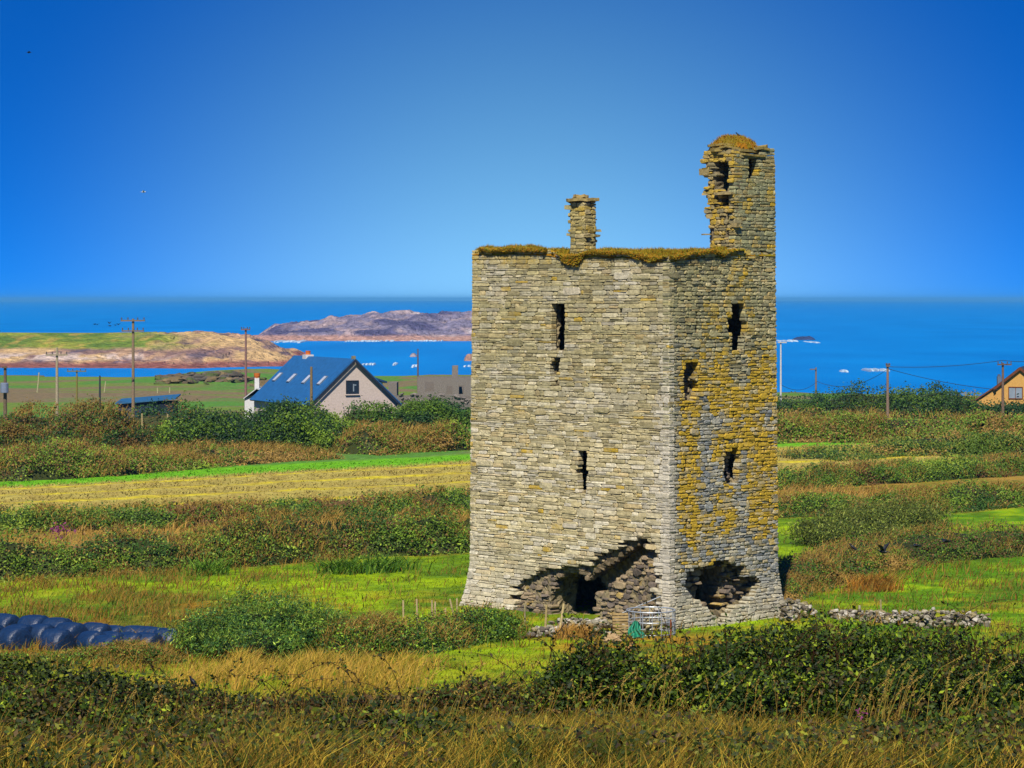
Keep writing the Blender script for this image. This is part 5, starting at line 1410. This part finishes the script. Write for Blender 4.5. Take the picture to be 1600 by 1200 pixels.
# dark barge boards
b = MB()
for s in (-1, 1):
    p = A - r * .36 + up * 6.85; e = A - r * .36 + s * g * 5.05 + up * (6.85 - sl * 5.05)
    n = np.array((0, 0, -.3)); b.prism([p, e, e + n, p + n], -r * .05, alb(40, 50, 70))
b.link('barge_board', M_WOOD, root)
def window(root, c, g, up, out, w, h, frc, pane=None, mull=1, sill=True):
    fr = MB()
    for s in (-1, 1):
        fr.box(c + g * s * (w / 2) + out * .03, (.09, .1, h + .09), (g, out, up), frc)
        fr.box(c + up * s * (h / 2) + out * .035, (w - .09, .1, .09), (g, out, up), frc)
    for k in range(mull):
        fr.box(c + g * (w * ((k + 1) / (mull + 1) - .5)) + out * .032, (.06, .08, h - .09), (g, out, up), frc)
    win = fr.link('window', M_RENDER, root)
    p = MB(); p.box(c + out * .01, (w - .02, .06, h - .02), (g, out, up), alb(35, 50, 75) if pane is None else pane); p.link('pane', M_GLASS, win)
    if sill:
        q = MB(); q.box(c - up * (h / 2 + .1) + out * .08, (w + .25, .2, .1), (g, out, up), hw * 1.1); q.link('sill', M_RENDER, win)
    return win
c = A + up * (CZ - (605 - HOR) * HY / F) + g * ((550.5 - 553) * HY / F / math.cos(math.radians(25)))
win = window(root, c, g, up, -r, 1.3, 1.3, alb(50, 60, 75))
# curtains seen behind the glass as a pale strip
b = MB(); b.box(c - r * .045 + g * .12 - up * .05, (.12, .02, .75), (g, r, up), alb(150, 165, 180)); b.box(c - r * .045 + g * .27 + up * .22, (.3, .02, .1), (g, r, up), alb(150, 165, 180)); b.link('blind', M_RENDER, win)
# skylights on the left slope
sd = -g * 1.0; nrm = np.array(-g * sl + up); nrm /= np.linalg.norm(nrm); dn = -g - up * sl; dn /= np.linalg.norm(dn)
for k in range(4):
    f = (2.2, 6.7, 11.2, 15.6)[k]
    pc = A + r * f - g * 2.45 + up * (6.75 - sl * 2.45) + nrm * .24
    fr = MB(); fr.box(pc, (.85, 1.3, .1), (r, dn, nrm), alb(120, 140, 160)); sk = fr.link('skylight', M_METAL, root)
    p = MB(); p.box(pc + nrm * .03, (.66, 1.1, .08), (r, dn, nrm), alb(215, 222, 232)); p.link('pane', M_GLASS, sk)
b = MB(); pc = A + r * 13.3 + up * 6.3; b.box(pc, (.9, 1.0, 1.5), (g, r, up), alb(235, 235, 235)); ch = b.link('chimney', M_RENDER, root)
b = MB(); b.tube([pc + up * .7, pc + up * .95, pc + up * 1.15], [.3, .27, .3], 10, alb(225, 120, 50)); b.link('chimney_pot', M_RENDER, ch)
b = MB(); b.box(A + up * 6.98 + r * .1, (.35, .4, .35), (g, r, up), alb(150, 145, 120), .03); b.link('ridge_finial', M_RENDER, root)
# lean-to on the far right side
b = MB(); bc = A + r * 9 + g * 5.2
zg = float(gz(bc[0], bc[1])) - .3
b.prism([bc - g * 2 + up * zg, bc + g * 1.6 + up * zg, bc + g * 1.6 + up * 4.2, bc - g * 2 + up * 4.2], r * 5, alb(232, 232, 232)); ext = b.link('side_wing', M_RENDER, root)
b = MB(); b.prism([bc - g * 3.4 + up * 5.9 - r * .3, bc + g * 2.0 + up * 4.25 - r * .3, bc + g * 2.0 + up * 4.05 - r * .3, bc - g * 3.4 + up * 5.7 - r * .3], r * 5.6, alb(24, 70, 115)); b.link('wing_roof', M_SLATE, ext)
# small white store with a tall pot left of the roof
c = np.array((P(388, 0, 278)[0], 278., 0)); zg = float(gz(c[0], c[1])) - .2
st = empty('store', (c[0], c[1], zg), 'small white store with an orange chimney pot at the left end of the blue roof', 'outbuilding')
b = MB(); z = CZ - (612 - HOR) * 278 / F
b.prism([(c[0] - .4, 278, zg), (c[0] + 2.4, 278, zg), (c[0] + 2.4, 278, z - .1), (c[0] + .9, 278, z + .25), (c[0] - .4, 278, z - .75)], (0, 4, 0), alb(232, 232, 236)); b.link('wall', M_RENDER, st)
b = MB(); b.prism([(c[0] - .5, 277.8, z - .80), (c[0] + .9, 277.8, z + .28), (c[0] + 2.55, 277.8, z - .14), (c[0] + 2.55, 277.8, z - .02), (c[0] + .9, 277.8, z + .40), (c[0] - .5, 277.8, z - .68)], (0, 4.4, 0), alb(210, 215, 220)); b.link('roof', M_SLATE, st)
b = MB(); pc = np.array((P(401, 0, 279)[0], 279.5, CZ - (602 - HOR) * 279 / F))
b.box(pc, (.5, .5, 1.6), None, alb(235, 235, 235)); chs = b.link('chimney', M_RENDER, st)
b = MB(); b.tube([pc + (0, 0, .7), pc + (0, 0, 1.0), pc + (0, 0, 1.3)], [.24, .34, .38], 10, alb(225, 125, 55)); b.link('chimney_pot', M_RENDER, chs)

# yellow cottage at the right edge
yw = alb(226, 176, 98)
CY = 292.
root, rf, A, g, r, up, sl = gable_house('cottage', 'yellow rendered cottage with a brown verge at the right edge, behind a hedge', 1594, CY, -16, 5.4, 9, CZ - (576 - HOR) * CY / F, CZ - (606 - HOR) * CY / F, yw, alb(60, 66, 70), .25)
b = MB()
for s in (-1, 1):
    za = CZ - (575 - HOR) * CY / F
    p = A - r * .3 + up * (za + .12); e = A - r * .3 + s * g * 2.95 + up * (za + .12 - sl * 2.95)
    b.prism([p, e, e + (0, 0, -.34), p + (0, 0, -.34)], -r * .05, alb(120, 70, 45))
b.link('barge_board', M_WOOD, root)
c = A + g * ((1587 - 1594) * CY / F) + up * (CZ - (614 - HOR) * CY / F)
window(root, c, g, up, -r, 1.55, 1.3, alb(125, 72, 42), alb(150, 165, 180), 1, False)
# its lower wing, a lean gable to the left
b = MB(); B0 = A - g * 4.1 + r * .2; zg = float(gz(B0[0], B0[1])) - .3
zt = CZ - (606 - HOR) * CY / F; ze = CZ - (629 - HOR) * CY / F
b.prism([B0 - g * 1.1 + up * zg, B0 + g * 1.4 + up * zg, B0 + g * 1.4 + up * zt, B0 - g * 1.1 + up * ze], r * 6, yw); wg = b.link('side_wing', M_RENDER, root)
b = MB(); s2 = (zt - ze) / 2.5
b.prism([B0 - g * 1.4 + up * (ze - .3 * s2 + .05) - r * .25, B0 + g * 1.38 + up * (zt + .05) - r * .25, B0 + g * 1.38 + up * (zt + .25) - r * .25, B0 - g * 1.4 + up * (ze - .3 * s2 + .25) - r * .25], r * 6.5, alb(110, 70, 50)); b.link('wing_roof', M_SLATE, wg)
b = MB(); pc = np.array((P(1561, 0, 294)[0], 294, CZ - (601 - HOR) * 294 / F)); b.box(pc, (.45, .45, 1.9), None, alb(110, 125, 145)); fl = b.link('flue', M_RENDER, root)
b = MB(); b.tube([pc + (0, 0, .9), pc + (0, 0, 1.2)], [.2, .15], 8, alb(90, 105, 130)); b.link('cowl', M_RENDER, fl)

# grey roofless farm ruin
RY = 345.
def rp(x, y, Y=RY): return P(x, y, Y)
gc = alb(138, 130, 124)
zg = -1.6
rt = empty('farm_ruin', (rp(690, 0)[0], RY, zg), 'long grey roofless farm ruin with small windows and a chimney, left of the tower', 'ruin')
def block(x0, x1, yt, Y, d, c, nm, parent, holes=()):
    b = MB(); xa, xb = (x0 - 800) * Y / F, (x1 - 800) * Y / F; zt = CZ - (yt - HOR) * Y / F
    xs = sorted({xa, xb} | {(h - 800) * Y / F for q in holes for h in q[:2]})
    zs = sorted({zg - .3, zt} | {CZ - (h - HOR) * Y / F for q in holes for h in q[2:]})
    for i in range(len(xs) - 1):
        for j in range(len(zs) - 1):
            xm, zm = (xs[i] + xs[i + 1]) / 2, (zs[j] + zs[j + 1]) / 2
            if any((q[0] - 800) * Y / F < xm < (q[1] - 800) * Y / F and CZ - (q[3] - HOR) * Y / F < zm < CZ - (q[2] - HOR) * Y / F for q in holes): continue
            b.box((xm, Y + d / 2, zm), (xs[i + 1] - xs[i], d, zs[j + 1] - zs[j]), None, c)
    return b.link(nm, M_RUBBLE, parent)
hole = [(698, 707, 603, 616), (717, 725, 602, 616), (665, 678, 597, 612)]
block(652, 770, 590, RY, .6, gc, 'wall', rt, hole)
block(652, 770, 588, RY + 5, .6, gc * .9, 'wall', rt)
block(607, 620, 598, RY - 2, 5, gc * .95, 'wall', rt)
b = MB(); p = rp(711, 582, RY + 2); b.box(p, (.75, .8, 1.9), None, gc * 1.05, .06); b.link('chimney', M_RUBBLE, rt)
b = MB()
xa, xb = (605 - 800) * 318 / F, (770 - 800) * 318 / F
for k in range(150):
    x = random.uniform(xa, xb); zt = CZ - (616 - HOR) * 318 / F; g0 = float(gz(x, 318))
    rocks(b, [(x, 318 + random.uniform(-.2, .2), random.uniform(g0, zt))], [random.uniform(.25, .45)], [gc, gc * .85, gc * 1.1], np.random.default_rng(k))
b.box(((xa + xb) / 2, 318.1, (CZ - (618 - HOR) * 318 / F + zg) / 2), (xb - xa, .5, CZ - (618 - HOR) * 318 / F - zg), None, gc * .9)
tag(b.link('field_wall', M_RUBBLE), 'low grey stone field wall in front of the farm ruin', 'stone wall')

# blue roofed shed at left
Y = 268.
xa, xb = (182 - 800) * Y / F, (273 - 800) * Y / F; zt = CZ - (623.5 - HOR) * Y / F; zg = float(gz(xa, Y)) - .2
sh = empty('shed', ((xa + xb) / 2, Y, zg), 'long low shed with a blue sheet roof beside the tall pole', 'shed')
b = MB(); b.box(((xa + xb) / 2, Y + 2, (zg + zt - .3) / 2), (xb - xa - .3, 3.6, zt - .3 - zg), None, alb(60, 75, 95)); b.link('wall', M_RENDER, sh)
b = MB(); b.prism([(xa - .1, Y - .2, zt - .55), (xb + .1, Y - .2, zt - .05), (xb + .1, Y + 4.2, zt + .25), (xa - .1, Y + 4.2, zt - .25)], (0, 0, .14), alb(40, 105, 150)); b.link('roof', M_SLATE, sh)
b = MB(); b.box((xb - .9, Y + .18, zt - .65), (1.9, .1, .9), None, alb(30, 40, 60)); b.link('door', M_WOOD, sh)
bush('bush', 'dark rounded bush in front of the blue roofed shed', [blob_px(238, 660, 634, 60, 224), blob_px(265, 660, 640, 50, 224)], 5000, .2, [DK, DK, G3], 411, stems=3)
# a low white box and trough in the right hand field
b = MB(); p = G(1352, 632); b.box(p + (0, 0, .35), (1.5, .7, .75), None, alb(205, 195, 190), .03); b.box(p + (-.2, -.36, .35), (.5, .04, .5), None, alb(90, 95, 105))
tag(b.link('trough', M_RENDER), 'small pale concrete trough on the skyline below the stout brown pole', 'trough')
b = MB(); p = G(520, 622)

# ------------------------------------------------------------------ birds
def bird(label, pos, s=1.0, flying=True, yaw=0., col=None, flap=.6):
    c = alb(22, 24, 30) if col is None else col
    b = MB(); p = np.array(pos, float); f = np.array((math.cos(yaw), math.sin(yaw), 0)); l = np.array((-math.sin(yaw), math.cos(yaw), 0)); u = np.array((0, 0, 1.))
    if not flying: f = f * .8 + u * .6; f /= np.linalg.norm(f); u = np.cross(f, l)
    ax = (f, l, u)
    b.ell(p, (.2 * s, .075 * s, .075 * s), 8, 6, 0, c, ax)
    b.ell(p + f * .2 * s + u * .03 * s, (.06 * s, .045 * s, .05 * s), 7, 5, 0, c, ax)
    b.prism([p + f * .24 * s + u * .04 * s + l * .012 * s, p + f * .24 * s + u * .04 * s - l * .012 * s, p + f * .32 * s + u * .02 * s], u * -.02 * s, alb(50, 45, 40))
    b.prism([p - f * .16 * s + l * .03 * s, p - f * .16 * s - l * .03 * s, p - f * .36 * s - l * .07 * s, p - f * .36 * s + l * .07 * s], u * .012 * s, c)
    if flying:
        for q in (-1, 1):
            w1 = l * q * .22 * s + u * flap * .22 * s; w2 = l * q * .48 * s + u * flap * .3 * s
            b.prism([p + f * .09 * s, p + f * .1 * s + w1, p - f * .02 * s + w2, p - f * .12 * s + w1, p - f * .09 * s], u * .012 * s, c)
    else:
        for q in (-1, 1):
            b.ell(p + l * q * .06 * s - f * .05 * s, (.19 * s, .025 * s, .07 * s), 7, 5, 0, c, ax)
            b.tube([p - u * .05 * s + l * q * .03 * s, p - u * .05 * s + l * q * .03 * s + np.array((0, 0, -.14 * s))], .008 * s, 4, alb(40, 38, 36))
    tag(b.link('bird', M_FEATHER), label, 'bird', 'birds over the fields')
pz = local2world([(.85, 5.0, 19.55)])[0]
bird('small dark bird perched on the turf top of the stair turret', pz + (.15, 0, .06), .5, False, 2.6)
bird('black crow flying with raised wings over the bank right of the tower', P(1380, 862, 112), 1.0, True, 2.4, flap=1.2)
bird('black crow perched at the edge of the bright green field below the willow', P(1333, 855, 118), .9, False, 2.9)
bird('black crow gliding low over the brown bank at far right', P(1478, 846, 118), .95, True, .3, flap=.3)
bird('black crow flying over the brown bank between the other two crows', P(1432, 853, 116), .8, True, .1, flap=.2)
bird('black bird perched on the foreground bramble hedge at lower left', P(301, 1064, 37.6), .36, False, 2.4)
for i, (x, y, fl, lab) in enumerate(((148, 506.5, .2, 'leftmost of the small birds flying by the tall pole'), (152, 507, .5, 'second small bird from the left flying by the tall pole'), (171, 505, .8, 'upper middle small bird flying by the tall pole'), (172, 509, .2, 'lower middle small bird flying by the tall pole'), (180, 508, .3, 'small bird next to rightmost flying by the tall pole'), (185, 507, .7, 'rightmost small bird flying just left of the tall pole'))):
    bird(lab, P(x, y, 250), .62, True, .4 + i, flap=fl)
bird('tiny white gull high in the sky at left', P(224, 300, 300), 1.1, True, .2, alb(235, 235, 235), .5)
bird('tiny dark bird at the upper left corner of the sky', P(45, 82, 300), 1.0, True, .4, flap=.4)

# ------------------------------------------------------------------ light, sky, camera
SUN = np.array((-.13, -.76, .88)); SUN /= np.linalg.norm(SUN)
elev = math.asin(SUN[2]); azim = math.atan2(SUN[0], SUN[1])
ld = bpy.data.lights.new('sun', 'SUN'); ld.energy = 4.6; ld.angle = math.radians(.6); ld.color = (1.0, .91, .75)
lo = bpy.data.objects.new('sun', ld); COL.objects.link(lo)
from mathutils import Vector
lo.rotation_euler = Vector(SUN).to_track_quat('Z', 'Y').to_euler()
lo.location = (-30, -60, 80)

w = bpy.data.worlds.new('World'); SC.world = w; w.use_nodes = True
nt = w.node_tree; nt.nodes.clear()
out = N(nt, 'ShaderNodeOutputWorld'); bg = N(nt, 'ShaderNodeBackground')
tc = N(nt, 'ShaderNodeTexCoord')
mp = N(nt, 'ShaderNodeMapping'); mp.inputs['Scale'].default_value = (1, 1, 4.0); mp.inputs['Location'].default_value = (0, 0, .25)
nt.links.new(tc.outputs['Generated'], mp.inputs['Vector'])
sk = N(nt, 'ShaderNodeTexSky'); sk.sky_type = 'NISHITA'; sk.sun_disc = False
sk.sun_elevation = elev; sk.sun_rotation = azim; sk.air_density = 1.0; sk.dust_density = .2; sk.ozone_density = 4.0; sk.altitude = 0
nm = N(nt, 'ShaderNodeVectorMath', operation='NORMALIZE')
nt.links.new(mp.outputs[0], nm.inputs[0]); nt.links.new(nm.outputs[0], sk.inputs[0])
hs = N(nt, 'ShaderNodeHueSaturation'); hs.inputs['Saturation'].default_value = 1.25; hs.inputs['Value'].default_value = 1.0
nt.links.new(sk.outputs[0], hs.inputs['Color'])
bg.inputs['Strength'].default_value = .112
# tint imitates a vignette: sky palest over the sea ahead, darkened outward
dv = N(nt, 'ShaderNodeVectorMath', operation='MULTIPLY'); dv.inputs[1].default_value = (1, 0, 1.25)
so = N(nt, 'ShaderNodeVectorMath', operation='SUBTRACT'); so.inputs[1].default_value = (.01, 0, .03)
le = N(nt, 'ShaderNodeVectorMath', operation='LENGTH')
nt.links.new(tc.outputs['Generated'], so.inputs[0]); nt.links.new(so.outputs[0], dv.inputs[0]); nt.links.new(dv.outputs[0], le.inputs[0])
mrk = N(nt, 'ShaderNodeMapRange'); mrk.interpolation_type = 'SMOOTHSTEP'
mrk.inputs[1].default_value = 0; mrk.inputs[2].default_value = .22; mrk.inputs[3].default_value = 1.0; mrk.inputs[4].default_value = 0.0
nt.links.new(le.outputs['Value'], mrk.inputs[0])
tint = N(nt, 'ShaderNodeMix', data_type='RGBA'); tint.inputs[6].default_value = (.04, .48, .86, 1); tint.inputs[7].default_value = (1.40, 1.22, .95, 1)
nt.links.new(mrk.outputs[0], tint.inputs['Factor'])
mu = N(nt, 'ShaderNodeVectorMath', operation='MULTIPLY')
nt.links.new(hs.outputs[0], mu.inputs[0]); nt.links.new(tint.outputs[2], mu.inputs[1])
nt.links.new(mu.outputs[0], bg.inputs['Color'])
nt.links.new(bg.outputs[0], out.inputs['Surface'])

cd = bpy.data.cameras.new('camera'); cam = bpy.data.objects.new('camera', cd); COL.objects.link(cam)
cam.location = (0, 0, CZ); cam.rotation_euler = (PI / 2, 0, 0)
cd.sensor_width = 36; cd.lens = F / 1600 * 36; cd.shift_y = -(600 - HOR) / 1600; cd.clip_start = .5; cd.clip_end = 60000
SC.camera = cam
# sea haze: one even volume round everything
HAZE = True
if HAZE:
    b = MB(); b.box((0, 20000, 2), (70000, 41000, 64))
    m, nt2, out2 = newmat('sea_haze')
    pv = N(nt2, 'ShaderNodeVolumePrincipled'); pv.inputs['Color'].default_value = (.10, .40, .74, 1); pv.inputs['Density'].default_value = .00006
    nt2.links.new(pv.outputs[0], out2.inputs['Volume'])
    tag(b.link('haze', m, origin=(0, 0, 0)), 'thin blue sea haze over the fields and bay', 'haze', kind='stuff')
SC.view_settings.view_transform = 'Standard'; SC.view_settings.look = 'None'; SC.view_settings.exposure = .9; SC.view_settings.gamma = 1
SC.view_settings.use_curve_mapping = False
SC.cycles.max_bounces = 6; SC.cycles.diffuse_bounces = 3; SC.cycles.glossy_bounces = 2; SC.cycles.transmission_bounces = 3
